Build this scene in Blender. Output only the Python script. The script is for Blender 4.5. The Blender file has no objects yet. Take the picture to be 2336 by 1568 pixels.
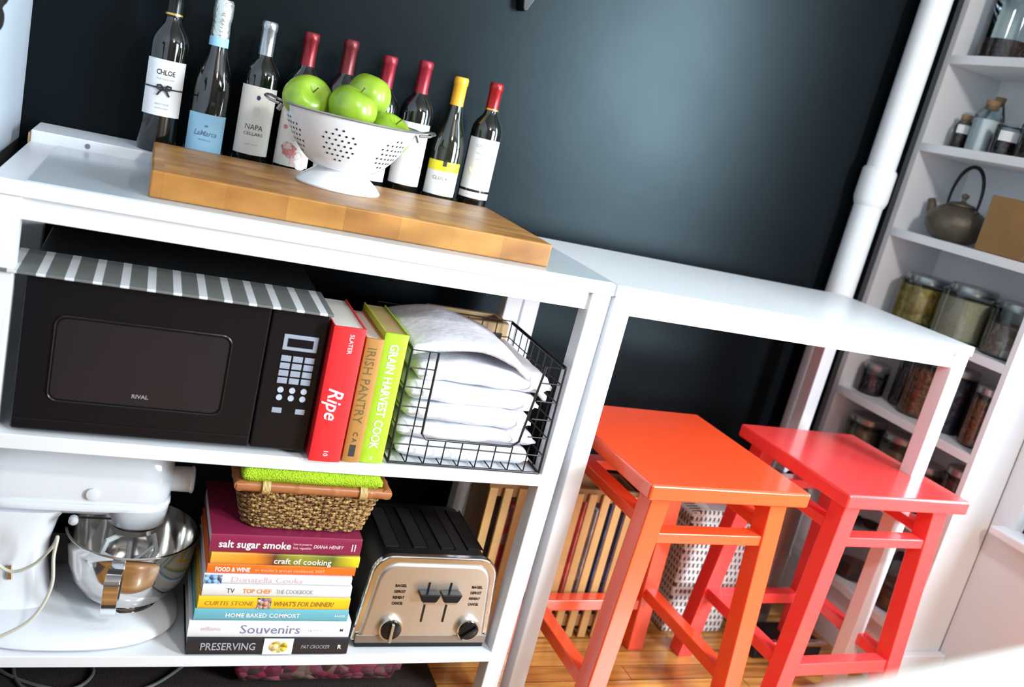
import bpy, bmesh, math, random
from mathutils import Vector, Matrix, noise
from math import pi, sin, cos, radians
random.seed(7)
C = bpy.context.scene.collection
FZ = -0.085          # floor height in build coordinates; everything is lifted so the floor is z=0

# ------------------------------------------------------------------ materials
MATS = {}
def mat(name, col, rough=.5, metal=0, spec=.5, var=0, vscale=30, bump=0, bscale=80, coat=0, trans=0, alpha=1, emis=None, rvar=0, sss=0):
    if name in MATS: return MATS[name]
    m = bpy.data.materials.new(name); m.use_nodes = True; nt = m.node_tree; b = nt.nodes['Principled BSDF']
    I = b.inputs
    I['Base Color'].default_value = (*col, 1); I['Roughness'].default_value = rough; I['Metallic'].default_value = metal
    I['Specular IOR Level'].default_value = spec; I['Coat Weight'].default_value = coat; I['Coat Roughness'].default_value = .08
    I['Transmission Weight'].default_value = trans
    if sss: I['Subsurface Weight'].default_value = sss; I['Subsurface Radius'].default_value = (.01, .01, .005)
    tc = nt.nodes.new('ShaderNodeTexCoord')
    if var or rvar:
        n = nt.nodes.new('ShaderNodeTexNoise'); n.inputs['Scale'].default_value = vscale; n.inputs['Detail'].default_value = 4
        nt.links.new(tc.outputs['Object'], n.inputs['Vector'])
        if var:
            r = nt.nodes.new('ShaderNodeMix'); r.data_type = 'RGBA'
            r.inputs[6].default_value = (*[max(0, c*(1-var)) for c in col], 1); r.inputs[7].default_value = (*[min(1, c*(1+var)) for c in col], 1)
            nt.links.new(n.outputs['Fac'], r.inputs[0]); nt.links.new(r.outputs[2], I['Base Color'])
        if rvar:
            mr = nt.nodes.new('ShaderNodeMapRange'); mr.inputs[3].default_value = max(.02, rough-rvar); mr.inputs[4].default_value = rough+rvar
            nt.links.new(n.outputs['Fac'], mr.inputs[0]); nt.links.new(mr.outputs[0], I['Roughness'])
    if bump:
        n2 = nt.nodes.new('ShaderNodeTexNoise'); n2.inputs['Scale'].default_value = bscale; n2.inputs['Detail'].default_value = 3
        nt.links.new(tc.outputs['Object'], n2.inputs['Vector'])
        bp = nt.nodes.new('ShaderNodeBump'); bp.inputs['Strength'].default_value = bump; bp.inputs['Distance'].default_value = .004
        nt.links.new(n2.outputs['Fac'], bp.inputs['Height']); nt.links.new(bp.outputs[0], I['Normal'])
    MATS[name] = m; return m

def nodes_mat(name):
    m = bpy.data.materials.new(name); m.use_nodes = True; MATS[name] = m
    return m, m.node_tree, m.node_tree.nodes['Principled BSDF']
def ramp(nt, stops, interp='LINEAR'):
    r = nt.nodes.new('ShaderNodeValToRGB'); e = r.color_ramp.elements; r.color_ramp.interpolation = interp
    e[0].position = stops[0][0]; e[0].color = (*stops[0][1], 1); e[1].position = stops[1][0]; e[1].color = (*stops[1][1], 1)
    for p, c in stops[2:]:
        x = e.new(p); x.color = (*c, 1)
    return r

def mat_glass():
    m, nt, b = nodes_mat('clear_glass'); nt.nodes.remove(b)
    t = nt.nodes.new('ShaderNodeBsdfTransparent'); t.inputs[0].default_value = (.86, .92, .92, 1)
    g = nt.nodes.new('ShaderNodeBsdfGlossy'); g.inputs['Roughness'].default_value = .05; g.inputs[0].default_value = (.9, .95, 1, 1)
    f = nt.nodes.new('ShaderNodeFresnel'); f.inputs[0].default_value = 1.5
    mx = nt.nodes.new('ShaderNodeMixShader'); o = [n for n in nt.nodes if n.type == 'OUTPUT_MATERIAL'][0]
    nt.links.new(f.outputs[0], mx.inputs[0]); nt.links.new(t.outputs[0], mx.inputs[1]); nt.links.new(g.outputs[0], mx.inputs[2]); nt.links.new(mx.outputs[0], o.inputs[0])
    return m
def mat_floor():
    m, nt, b = nodes_mat('oak_floor'); L = nt.links
    tc = nt.nodes.new('ShaderNodeTexCoord')
    br = nt.nodes.new('ShaderNodeTexBrick'); br.inputs['Scale'].default_value = 1; br.inputs['Brick Width'].default_value = .9; br.inputs['Row Height'].default_value = .058
    br.inputs['Mortar Size'].default_value = .0012; br.offset = .37; br.inputs['Color1'].default_value = (.70, .38, .10, 1); br.inputs['Color2'].default_value = (.46, .20, .05, 1); br.inputs['Mortar'].default_value = (.06, .025, .01, 1)
    L.new(tc.outputs['Object'], br.inputs['Vector'])
    mp = nt.nodes.new('ShaderNodeMapping'); mp.inputs['Scale'].default_value = (3, 45, 1); L.new(tc.outputs['Object'], mp.inputs[0])
    n = nt.nodes.new('ShaderNodeTexNoise'); n.inputs['Scale'].default_value = 1.6; n.inputs['Detail'].default_value = 5; n.inputs['Distortion'].default_value = .5; L.new(mp.outputs[0], n.inputs['Vector'])
    r = ramp(nt, [(.3, (.55, .5, .45)), (.7, (1.25, 1.2, 1.1))]); L.new(n.outputs['Fac'], r.inputs[0])
    mx = nt.nodes.new('ShaderNodeMix'); mx.data_type = 'RGBA'; mx.blend_type = 'MULTIPLY'; mx.inputs[0].default_value = 1
    L.new(br.outputs['Color'], mx.inputs[6]); L.new(r.outputs[0], mx.inputs[7]); L.new(mx.outputs[2], b.inputs['Base Color'])
    b.inputs['Roughness'].default_value = .3; b.inputs['Coat Weight'].default_value = .3
    bp = nt.nodes.new('ShaderNodeBump'); bp.inputs['Strength'].default_value = .3; bp.inputs['Distance'].default_value = .002; L.new(br.outputs['Fac'], bp.inputs['Height']); bp.invert = True; L.new(bp.outputs[0], b.inputs['Normal'])
    return m
def mat_board():
    m, nt, b = nodes_mat('butcher_block_maple'); L = nt.links
    tc = nt.nodes.new('ShaderNodeTexCoord')
    br = nt.nodes.new('ShaderNodeTexBrick'); br.inputs['Scale'].default_value = 1; br.inputs['Brick Width'].default_value = .10; br.inputs['Row Height'].default_value = .036
    br.inputs['Mortar Size'].default_value = .0003; br.offset = .41; br.inputs['Color1'].default_value = (.50, .25, .06, 1); br.inputs['Color2'].default_value = (.34, .145, .033, 1); br.inputs['Mortar'].default_value = (.28, .12, .03, 1)
    mp0 = nt.nodes.new('ShaderNodeMapping'); mp0.inputs['Rotation'].default_value = (0, 0, 0); L.new(tc.outputs['Object'], mp0.inputs[0]); L.new(mp0.outputs[0], br.inputs['Vector'])
    mp = nt.nodes.new('ShaderNodeMapping'); mp.inputs['Scale'].default_value = (6, 40, 14); L.new(tc.outputs['Object'], mp.inputs[0])
    n = nt.nodes.new('ShaderNodeTexNoise'); n.inputs['Scale'].default_value = 1.5; n.inputs['Detail'].default_value = 5; L.new(mp.outputs[0], n.inputs['Vector'])
    r = ramp(nt, [(.3, (.75, .7, .62)), (.72, (1.2, 1.2, 1.15))]); L.new(n.outputs['Fac'], r.inputs[0])
    n2 = nt.nodes.new('ShaderNodeTexNoise'); n2.inputs['Scale'].default_value = 7; L.new(tc.outputs['Object'], n2.inputs['Vector'])
    r2 = ramp(nt, [(.35, (.8, .72, .6)), (.6, (1.1, 1.1, 1.1))]); L.new(n2.outputs['Fac'], r2.inputs[0])
    a = None; src = br.outputs['Color']
    for q in (r, r2):
        mx = nt.nodes.new('ShaderNodeMix'); mx.data_type = 'RGBA'; mx.blend_type = 'MULTIPLY'; mx.inputs[0].default_value = 1
        L.new(src, mx.inputs[6]); L.new(q.outputs[0], mx.inputs[7]); src = mx.outputs[2]
    L.new(src, b.inputs['Base Color']); b.inputs['Roughness'].default_value = .42
    return m
def mat_stripes(name, c1, c2, period, frac, axis=0, rough=.8, bump=.3):
    m, nt, b = nodes_mat(name); L = nt.links
    tc = nt.nodes.new('ShaderNodeTexCoord'); s = nt.nodes.new('ShaderNodeSeparateXYZ'); L.new(tc.outputs['Object'], s.inputs[0])
    d = nt.nodes.new('ShaderNodeMath'); d.operation = 'DIVIDE'; d.inputs[1].default_value = period; L.new(s.outputs[axis], d.inputs[0])
    f = nt.nodes.new('ShaderNodeMath'); f.operation = 'FRACT'; L.new(d.outputs[0], f.inputs[0])
    r = ramp(nt, [(0, c1), (frac, c2)], 'CONSTANT'); L.new(f.outputs[0], r.inputs[0]); L.new(r.outputs[0], b.inputs['Base Color']); b.inputs['Roughness'].default_value = rough
    n = nt.nodes.new('ShaderNodeTexNoise'); n.inputs['Scale'].default_value = 500; bp = nt.nodes.new('ShaderNodeBump'); bp.inputs['Strength'].default_value = bump; bp.inputs['Distance'].default_value = .001
    L.new(tc.outputs['Object'], n.inputs['Vector']); L.new(n.outputs['Fac'], bp.inputs['Height']); L.new(bp.outputs[0], b.inputs['Normal'])
    return m
def mat_weave():
    m, nt, b = nodes_mat('white_woven_straw'); L = nt.links
    tc = nt.nodes.new('ShaderNodeTexCoord'); s = nt.nodes.new('ShaderNodeSeparateXYZ'); L.new(tc.outputs['Object'], s.inputs[0])
    ad = nt.nodes.new('ShaderNodeMath'); ad.operation = 'ADD'; L.new(s.outputs[0], ad.inputs[0]); L.new(s.outputs[1], ad.inputs[1])
    cb = nt.nodes.new('ShaderNodeCombineXYZ'); L.new(ad.outputs[0], cb.inputs[0]); L.new(s.outputs[2], cb.inputs[1])
    br = nt.nodes.new('ShaderNodeTexBrick'); br.inputs['Scale'].default_value = 1; br.inputs['Brick Width'].default_value = .02; br.inputs['Row Height'].default_value = .012; br.inputs['Mortar Size'].default_value = .0022
    br.offset = .5; br.inputs['Color1'].default_value = (.8, .8, .78, 1); br.inputs['Color2'].default_value = (.7, .7, .68, 1); br.inputs['Mortar'].default_value = (.6, .6, .57, 1)
    L.new(cb.outputs[0], br.inputs['Vector'])
    # dark gaps of the open weave
    br2 = nt.nodes.new('ShaderNodeTexBrick'); br2.inputs['Scale'].default_value = 1; br2.inputs['Brick Width'].default_value = .014; br2.inputs['Row Height'].default_value = .02; br2.inputs['Mortar Size'].default_value = .0048; br2.inputs['Mortar Smooth'].default_value = .2
    br2.offset = .5; br2.inputs['Color1'].default_value = (0, 0, 0, 1); br2.inputs['Color2'].default_value = (0, 0, 0, 1); br2.inputs['Mortar'].default_value = (1, 1, 1, 1)
    L.new(cb.outputs[0], br2.inputs['Vector'])
    mx = nt.nodes.new('ShaderNodeMix'); mx.data_type = 'RGBA'; L.new(br2.outputs['Color'], mx.inputs[0]); mx.inputs[6].default_value = (.07, .06, .05, 1); L.new(br.outputs['Color'], mx.inputs[7])
    L.new(mx.outputs[2], b.inputs['Base Color']); b.inputs['Roughness'].default_value = .7
    bp = nt.nodes.new('ShaderNodeBump'); bp.inputs['Distance'].default_value = .004; L.new(br2.outputs['Color'], bp.inputs['Height']); L.new(bp.outputs[0], b.inputs['Normal'])
    return m
def mat_chunks(name, cols, scale, rough=.5):
    m, nt, b = nodes_mat(name); L = nt.links
    tc = nt.nodes.new('ShaderNodeTexCoord'); v = nt.nodes.new('ShaderNodeTexVoronoi'); v.inputs['Scale'].default_value = scale; L.new(tc.outputs['Object'], v.inputs['Vector'])
    s = nt.nodes.new('ShaderNodeSeparateColor'); L.new(v.outputs['Color'], s.inputs[0])
    r = ramp(nt, [(i/max(1, len(cols)-1), c) for i, c in enumerate(cols)]); L.new(s.outputs[0], r.inputs[0]); L.new(r.outputs[0], b.inputs['Base Color'])
    b.inputs['Roughness'].default_value = rough
    bp = nt.nodes.new('ShaderNodeBump'); bp.inputs['Distance'].default_value = .006; bp.invert = True; L.new(v.outputs['Distance'], bp.inputs['Height']); L.new(bp.outputs[0], b.inputs['Normal'])
    return m
def mat_gradx(name, stops, x0, x1):
    m, nt, b = nodes_mat(name); L = nt.links
    tc = nt.nodes.new('ShaderNodeTexCoord'); s = nt.nodes.new('ShaderNodeSeparateXYZ'); L.new(tc.outputs['Object'], s.inputs[0])
    n = nt.nodes.new('ShaderNodeTexNoise'); n.inputs['Scale'].default_value = 25; L.new(tc.outputs['Object'], n.inputs['Vector'])
    mr = nt.nodes.new('ShaderNodeMapRange'); mr.inputs[1].default_value = x0; mr.inputs[2].default_value = x1; L.new(s.outputs[0], mr.inputs[0])
    a = nt.nodes.new('ShaderNodeMath'); a.operation = 'MULTIPLY_ADD'; a.inputs[1].default_value = .12; L.new(n.outputs['Fac'], a.inputs[0]); L.new(mr.outputs[0], a.inputs[2])
    r = ramp(nt, stops); L.new(a.outputs[0], r.inputs[0]); L.new(r.outputs[0], b.inputs['Base Color']); b.inputs['Roughness'].default_value = .3
    return m

WHITE = mat('white_lacquer', (.80, .82, .85), .32, rvar=.06, vscale=8)
WPAINT = mat('white_wall_paint', (.76, .80, .84), .55, var=.03, vscale=3, bump=.05)
PIPEW = mat('white_pipe_paint', (.78, .80, .82), .35, bump=.06, bscale=30)
BLACKW = mat('black_wall_paint', (.0030, .0038, .0048), .34, spec=.15, rvar=.04, vscale=4, bump=.05, bscale=30)
DARKW = mat('dark_lower_wall', (.03, .028, .025), .6, var=.2, vscale=6)  # darker tone of the left wall below tabletop height
BLACKW.node_tree.nodes['Principled BSDF'].inputs['Specular Tint'].default_value = (.66, .90, 1, 1)
FLOORM = mat_floor(); BOARDM = mat_board(); GLASS = mat_glass(); WEAVE = mat_weave()
RED1 = mat('orange_red_lacquer', (.92, .088, .024), .22, rvar=.05, vscale=12, coat=.6)
RED2 = mat('red_lacquer', (.92, .062, .060), .22, rvar=.05, vscale=12, coat=.6)
BLK = mat('black_plastic', (.006, .006, .008), .25, spec=.3, rvar=.05)
BLKM = mat('black_matte_plastic', (.008, .008, .009), .42, spec=.3, rvar=.05)
DARKGLASS = mat('smoked_oven_glass', (.016, .014, .018), .16, bump=.03, bscale=300)
STEEL = mat('brushed_steel', (.60, .56, .51), .42, 1, rvar=.04, vscale=5)
CHROME = mat('chrome', (.75, .76, .78), .12, 1, rvar=.03)
BOWLM = mat('polished_bowl_steel', (.68, .66, .64), .10, 1, rvar=.03, vscale=20)
BOTTLE = mat('dark_bottle_glass', (.004, .005, .004), .06, spec=.7, coat=.6, rvar=.02)
BOTTLEG = mat('dark_green_bottle_glass', (.010, .013, .006), .06, spec=.7, coat=.6, rvar=.02)
PAPER = mat('white_paper', (.82, .83, .84), .6, var=.02, vscale=50)
CREAM = mat('cream_paper', (.80, .76, .69), .6, var=.03, vscale=50)
PAGES = mat_stripes('book_pages', (.70, .68, .62), (.58, .56, .51), .0012, .5, 2, bump=.1)
ENAMEL = mat('white_enamel', (.80, .82, .84), .18, coat=.4, rvar=.04)
MIXW = mat('white_mixer_enamel', (.76, .79, .84), .16, coat=.5, rvar=.03)
WIRE = mat('black_wire', (.008, .008, .009), .4, rvar=.05)
TEXTDK = mat('dark_ink', (.03, .03, .035), .6, var=.05)
TEXTWH = mat('white_ink', (.85, .83, .85), .6, var=.02)

# ------------------------------------------------------------------ mesh builder
class MB:
    def __init__(s, org=(0, 0, 0)): s.v = []; s.f = []; s.o = Vector(org)
    def add(s, vs, fs):
        n = len(s.v); s.v += [Vector(v) for v in vs]; s.f += [tuple(i+n for i in f) for f in fs]; return s
    def box(s, x0, x1, y0, y1, z0, z1):
        vs = [(x, y, z) for x in (x0, x1) for y in (y0, y1) for z in (z0, z1)]
        return s.add(vs, [(0, 1, 3, 2), (4, 6, 7, 5), (0, 4, 5, 1), (2, 3, 7, 6), (0, 2, 6, 4), (1, 5, 7, 3)])
    def hexa(s, a, b):           # two quads (lists of 4 pts) joined
        return s.add(list(a)+list(b), [(3, 2, 1, 0), (4, 5, 6, 7), (0, 1, 5, 4), (1, 2, 6, 5), (2, 3, 7, 6), (3, 0, 4, 7)])
    def bar(s, p, q, w, d, up=(0, 1, 0)):   # rectangular bar from p to q
        p, q = Vector(p), Vector(q); t = (q-p).normalized(); a = t.cross(Vector(up)).normalized(); b = t.cross(a).normalized()
        A = [p+a*sx*w/2+b*sy*d/2 for sx, sy in ((-1, -1), (1, -1), (1, 1), (-1, 1))]; Bq = [x+(q-p) for x in A]
        return s.hexa(A, Bq)
    def lathe(s, prof, c=(0, 0, 0), n=32, axis='z', a0=0, a1=2*pi, close=True):
        full = abs(a1-a0-2*pi) < 1e-6; m = n if full else n+1; vs = []; fs = []
        for r, z in prof:
            for i in range(m):
                a = a0+(a1-a0)*i/n; x, y = r*cos(a), r*sin(a)
                p = (x, y, z) if axis == 'z' else ((z, x, y) if axis == 'x' else (x, z, -y))
                vs.append((p[0]+c[0], p[1]+c[1], p[2]+c[2]))
        for j in range(len(prof)-1):
            for i in range(n):
                i2 = (i+1) % m if full else i+1
                fs.append((j*m+i, j*m+i2, (j+1)*m+i2, (j+1)*m+i))
        if close and full:
            if prof[0][0] > 1e-5: fs.append(tuple(range(m))[::-1])
            if prof[-1][0] > 1e-5: fs.append(tuple((len(prof)-1)*m+i for i in range(m)))
        return s.add(vs, fs)
    def tube(s, pts, r, n=8, closed=False, caps=True):
        pts = [Vector(p) for p in pts]; N = len(pts); vs = []; fs = []; prev = None
        for i, p in enumerate(pts):
            if closed: t = pts[(i+1) % N]-pts[i-1]
            else: t = pts[min(i+1, N-1)]-pts[max(i-1, 0)]
            t = t.normalized()
            if prev is None: a = t.cross(Vector((0, 0, 1)) if abs(t.z) < .9 else Vector((1, 0, 0))).normalized()
            else: a = (prev-t*prev.dot(t)).normalized()
            prev = a; b = t.cross(a); rr = r(i/(N-1)) if callable(r) else r
            for k in range(n): vs.append(p+(a*cos(2*pi*k/n)+b*sin(2*pi*k/n))*rr)
        for i in range(N if closed else N-1):
            j = (i+1) % N
            for k in range(n): k2 = (k+1) % n; fs.append((i*n+k, i*n+k2, j*n+k2, j*n+k))
        if not closed and caps: fs.append(tuple(range(n))[::-1]); fs.append(tuple((N-1)*n+k for k in range(n)))
        return s.add(vs, fs)
    def prism(s, poly, y0, y1, axis='y'):   # poly (a,b): y -> (x,z); z -> (x,y); x -> (y,z)
        f = {'y': lambda a, b, t: (a, t, b), 'z': lambda a, b, t: (a, b, t), 'x': lambda a, b, t: (t, a, b)}[axis]
        n = len(poly); vs = [f(a, b, y0) for a, b in poly]+[f(a, b, y1) for a, b in poly]
        return s.add(vs, [tuple(range(n)), tuple(range(n, 2*n))[::-1]]+[(i, i+n, (i+1) % n+n, (i+1) % n) for i in range(n)])
    def grid(s, fn, nu, nv, wrapu=False):
        mu = nu if wrapu else nu+1; vs = [fn(i/nu, j/nv) for j in range(nv+1) for i in range(mu)]
        fs = [(j*mu+i, j*mu+(i+1) % mu, (j+1)*mu+(i+1) % mu, (j+1)*mu+i) for j in range(nv) for i in range(nu)]
        return s.add(vs, fs)
    def sphere(s, c, r, n=16, sq=(1, 1, 1)):
        prof = [(r*sin(pi*i/n), -r*cos(pi*i/n)) for i in range(n+1)]
        vs0 = len(s.v); s.lathe(prof, (0, 0, 0), n*2)
        for i in range(vs0, len(s.v)): v = s.v[i]; s.v[i] = Vector((v.x*sq[0]+c[0], v.y*sq[1]+c[1], v.z*sq[2]+c[2]))
        return s
    def build(s, name, m, parent=None, bevel=0, smooth=None, seg=2, subsurf=0, angle=35):
        me = bpy.data.meshes.new(name); me.from_pydata([tuple(v-s.o) for v in s.v], [], s.f)
        bm = bmesh.new(); bm.from_mesh(me); bmesh.ops.remove_doubles(bm, verts=bm.verts, dist=1e-6); bmesh.ops.recalc_face_normals(bm, faces=bm.faces); bm.to_mesh(me); bm.free()
        o = bpy.data.objects.new(name, me); C.objects.link(o); me.materials.append(m)
        if parent: o.parent = parent
        if smooth is None: smooth = True
        if smooth:
            for p in me.polygons: p.use_smooth = True
            if not subsurf: me.set_sharp_from_angle(angle=radians(angle))
        if bevel:
            b = o.modifiers.new('b', 'BEVEL'); b.width = bevel; b.segments = seg; b.limit_method = 'ANGLE'; b.angle_limit = radians(40)
            b.harden_normals = True
        if subsurf: q = o.modifiers.new('s', 'SUBSURF'); q.levels = subsurf; q.render_levels = subsurf
        return o

def tag(o, label, cat, group=None, kind=None):
    if kind: o['kind'] = kind
    o['label'] = label; o['category'] = cat
    if group: o['group'] = group
    return o
def thing(name, label, cat, loc=(0, 0, 0), rot=(0, 0, 0), group=None):
    o = bpy.data.objects.new(name, None); o.empty_display_size = .05; C.objects.link(o); o.location = loc; o.rotation_euler = rot
    return tag(o, label, cat, group)
def struct(name, mb, m, bevel=0, parent=None):
    o = mb.build(name, m, parent, bevel)
    if not parent: o['kind'] = 'structure'
    return o
def copy_tree(o, parent=None):
    c = o.copy(); C.objects.link(c)
    if parent: c.parent = parent
    for ch in list(o.children): copy_tree(ch, c)
    return c

# lettering -------------------------------------------------------
def text_geo(s, shear=0, bold=0, track=1):
    cu = bpy.data.curves.new('lettering', 'FONT'); cu.body = s; cu.size = 1; cu.resolution_u = 2; cu.shear = shear; cu.offset = bold; cu.space_character = track
    ob = bpy.data.objects.new('lettering_tmp', cu); C.objects.link(ob); dg = bpy.context.evaluated_depsgraph_get(); dg.update()
    me = bpy.data.meshes.new_from_object(ob.evaluated_get(dg)); vs = [tuple(v.co)[:2] for v in me.vertices]; fs = [tuple(p.vertices) for p in me.polygons]
    bpy.data.objects.remove(ob); bpy.data.curves.remove(cu); bpy.data.meshes.remove(me)
    if not vs: return [], [], 0
    x0 = min(v[0] for v in vs); x1 = max(v[0] for v in vs)
    return [(v[0]-(x0+x1)/2, v[1]-.36) for v in vs], fs, x1-x0
def text(parent, s, c, U, V, h, m, w=None, org=(0, 0, 0), shear=0, bold=0, fn=None, name='lettering'):
    vs, fs, W = text_geo(s, shear, bold)
    k = h/.72; kx = k if w is None else w/W
    U, V, c = Vector(U), Vector(V), Vector(c); N = U.cross(V)
    mb = MB(org)
    if fn: mb.add([fn(x*kx, y*k) for x, y in vs], fs)
    else: mb.add([c+U*(x*kx)+V*(y*k)+N*.0004 for x, y in vs], fs)
    me = bpy.data.meshes.new(name); me.from_pydata([tuple(v-mb.o) for v in mb.v], [], mb.f)
    o = bpy.data.objects.new(name, me); C.objects.link(o); me.materials.append(m); o.parent = parent
    return o
TX = ((1, 0, 0), (0, 0, 1))      # writing on a face that looks towards -y

# ================================================================== SETTING
WALL = .60
b = MB(); b.box(-.8, 4.9, -3.7, WALL+.1, FZ-.05, FZ); struct('floor', b, FLOORM)
b = MB(); b.box(-.8, 2.9, WALL, WALL+.1, FZ, 2.6); struct('wall_back', b, BLACKW)
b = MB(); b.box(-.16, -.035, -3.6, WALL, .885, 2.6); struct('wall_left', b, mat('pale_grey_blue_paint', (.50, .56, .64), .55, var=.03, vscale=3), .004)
b = MB(); b.box(-.16, -.035, -3.6, WALL, FZ, .885); struct('wall_left_lower', b, DARKW)
b = MB(); b.box(-.8, 4.9, -3.7, WALL+.1, 2.6, 2.65); struct('ceiling', b, mat('ceiling_paint', (.26, .26, .26), .7, var=.02, vscale=3))
XW = 2.345
RW = mat('taupe_room_paint', (.20, .195, .19), .6, var=.03, vscale=3)
b = MB(); b.box(-.8, 2.25, -3.7, -3.6, FZ, 2.6); struct('wall_front', b, RW)
b = MB(); b.box(2.15, 2.25, -3.6, -2.3, FZ, 2.6); b.box(2.15, 2.40, -2.3, -2.2, FZ, 2.6); b.box(3.6, 4.9, -2.3, -2.2, FZ, 2.6); b.box(2.40, 3.6, -2.3, -2.2, FZ, .80); b.box(2.40, 3.6, -2.3, -2.2, 2.25, 2.6); struct('wall_front_nook', b, RW)
b = MB(); b.box(4.8, 4.9, -2.2, WALL+.1, FZ, 2.6); struct('wall_far_right', b, WPAINT)
w = MB()
for (a0, a1, c0, c1) in ((2.40, 2.45, .80, 2.25), (3.55, 3.6, .80, 2.25), (2.40, 3.6, 2.2, 2.25), (2.40, 3.6, .80, .85), (2.40, 3.6, 1.52, 1.55)): w.box(a0, a1, -2.27, -2.23, c0, c1)
struct('window_2', w, WHITE, .003)
b = MB(); b.box(XW, XW+.12, -.72, .02, FZ, .455); b.box(XW, XW+.12, -.72, -.66, .455, 2.6); b.box(XW, XW+.12, -.66, .02, 2.15, 2.6); b.box(XW, XW+.12, -.045, .02, .455, 2.15)
struct('wall_right', b, WPAINT)
b = MB(); b.box(2.42, 2.52, .02, WALL, FZ, 2.6); struct('wall_right_alcove', b, WPAINT)
b = MB(); b.box(2.20-.012, XW, -.012+.02-.012, .02, FZ, .062); struct('baseboard_right', b, WHITE, .003)
# window
w = MB(); 
for (a0, a1, c0, c1) in ((-.66, -.61, .455, 2.15), (-.095, -.045, .455, 2.15), (-.66, -.045, 2.10, 2.15), (-.66, -.045, .455, .50), (-.66, -.045, 1.27, 1.31)): w.box(XW+.03, XW+.075, a0, a1, c0, c1)
wf = struct('window_1', w, WHITE, .003)
w = MB(); w.box(XW+.05, XW+.054, -.61, -.095, .50, 2.10); w.build('window_pane', GLASS, wf)
w = MB(); w.box(XW-.045, XW+.03, -.74, -.012, .437, .462); w.build('window_sill', WHITE, wf, .006)
# white ledge behind the tables
b = MB(); b.box(.0, .965, .452, WALL-.002, .86, .927); lg = struct('trim_1', b, WPAINT, .003)
b = MB(); b.lathe([(.0, 0), (.005, 0), (.005, -.001), (0, -.001)], (.10, .452, .915), 12, 'y'); b.build('screw_hole', mat('screw_grey', (.25, .25, .26), .4, .5), lg)
b = MB(); b.box(-.004, .0005, .455, .50, .87, .92); b.build('raw_wood_end', mat('raw_pine', (.45, .26, .10), .6, var=.2), lg)

# ================================================================== TABLES
H = .905
def table(x0, x1, D, label, shelves):
    t = thing('console_table', label, 'table', (x0, 0, FZ), group='white console tables side by side')
    o = (x0, 0, FZ)
    b = MB(o); b.box(x0, x1, 0, D, H-.024, H); b.build('table_top', WHITE, t, .002)
    if x0 == 0: b = MB(o); b.box(x0+.048, x1-.001, .010, D-.002, H+.0001, H+.0008); b.build('top_shade_sheet', mat('pale_grey_top_shade', (.56, .62, .66), .18, spec=.5, rvar=.03), t)  # grey sheet darkens the left top, standing in for its weaker light
    b = MB(o); b.box(x0+.04, x1-.04, .012, .030, H-.060, H-.0245); b.box(x0+.04, x1-.04, D-.03, D-.012, H-.060, H-.0245)
    b.box(x0+.012, x0+.03, .045, D-.045, H-.060, H-.0245); b.box(x1-.03, x1-.012, .045, D-.045, H-.060, H-.0245); b.build('apron', WHITE, t, .0015)
    lw = .042
    for xa, sl in ((x0+.002, 0), (x1-lw-.002, -1)):
        for ya in (.004, D-lw-.004):
            dx = 0
            if x0 == 0 and sl == -1: dx = -.016
            b = MB(o); A = [(xa+dx, ya), (xa+dx+lw*.9, ya), (xa+dx+lw*.9, ya+lw), (xa+dx, ya+lw)]; Bq = [(xa, ya), (xa+lw, ya), (xa+lw, ya+lw), (xa, ya+lw)]
            b.hexa([(p[0], p[1], FZ) for p in A], [(p[0], p[1], H-.0245) for p in Bq]); b.build('leg', WHITE, t, .003)
    for z0, z1, sag in shelves:
        b = MB(o)
        xs0, xs1 = x0+.01, x1-.046
        def top(u, v, z, s=sag): x = xs0+(xs1-xs0)*u; return (x, .003+(D-.012)*v, z-s*sin(pi*u)**1.0)
        n = 24
        for z in (z0, z1): b.grid(lambda u, v: top(u, v, z), n, 1)
        for v in (0, 1): b.grid(lambda u, k: top(u, v, z0+(z1-z0)*k), n, 1)
        for u in (0, 1): b.grid(lambda v, k: top(u, v, z0+(z1-z0)*k), 1, 1)
        b.build('shelf', WHITE, t, .002)
    return t
SH1, SH2 = .495, .077
table(0, 1.066, .452, 'white console table with two loaded shelves, butcher block on top', [(SH1-.026, SH1, .003), (SH2-.022, SH2+.001, .004)])
table(1.070, 2.038, .468, 'white console table without shelves, two red stools pushed beneath it', [])

# ================================================================== PIPE + PANTRY
p = thing('water_pipe', 'white painted vertical pipe with a thicker coupling, in the black wall corner', 'pipe', (2.09, .545, FZ))
o = (2.09, .545, FZ)
b = MB(o); b.lathe([(.040, FZ), (.040, 2.6)], (2.09, .545, 0), 32); b.build('pipe_body', PIPEW, p)
b = MB(o); b.lathe([(.040, 1.155), (.043, 1.16), (.0475, 1.175), (.0475, 1.255), (.044, 1.262), (.040, 1.263)], (2.09, .545, 0), 32, close=False); b.build('coupling', PIPEW, p)

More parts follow.
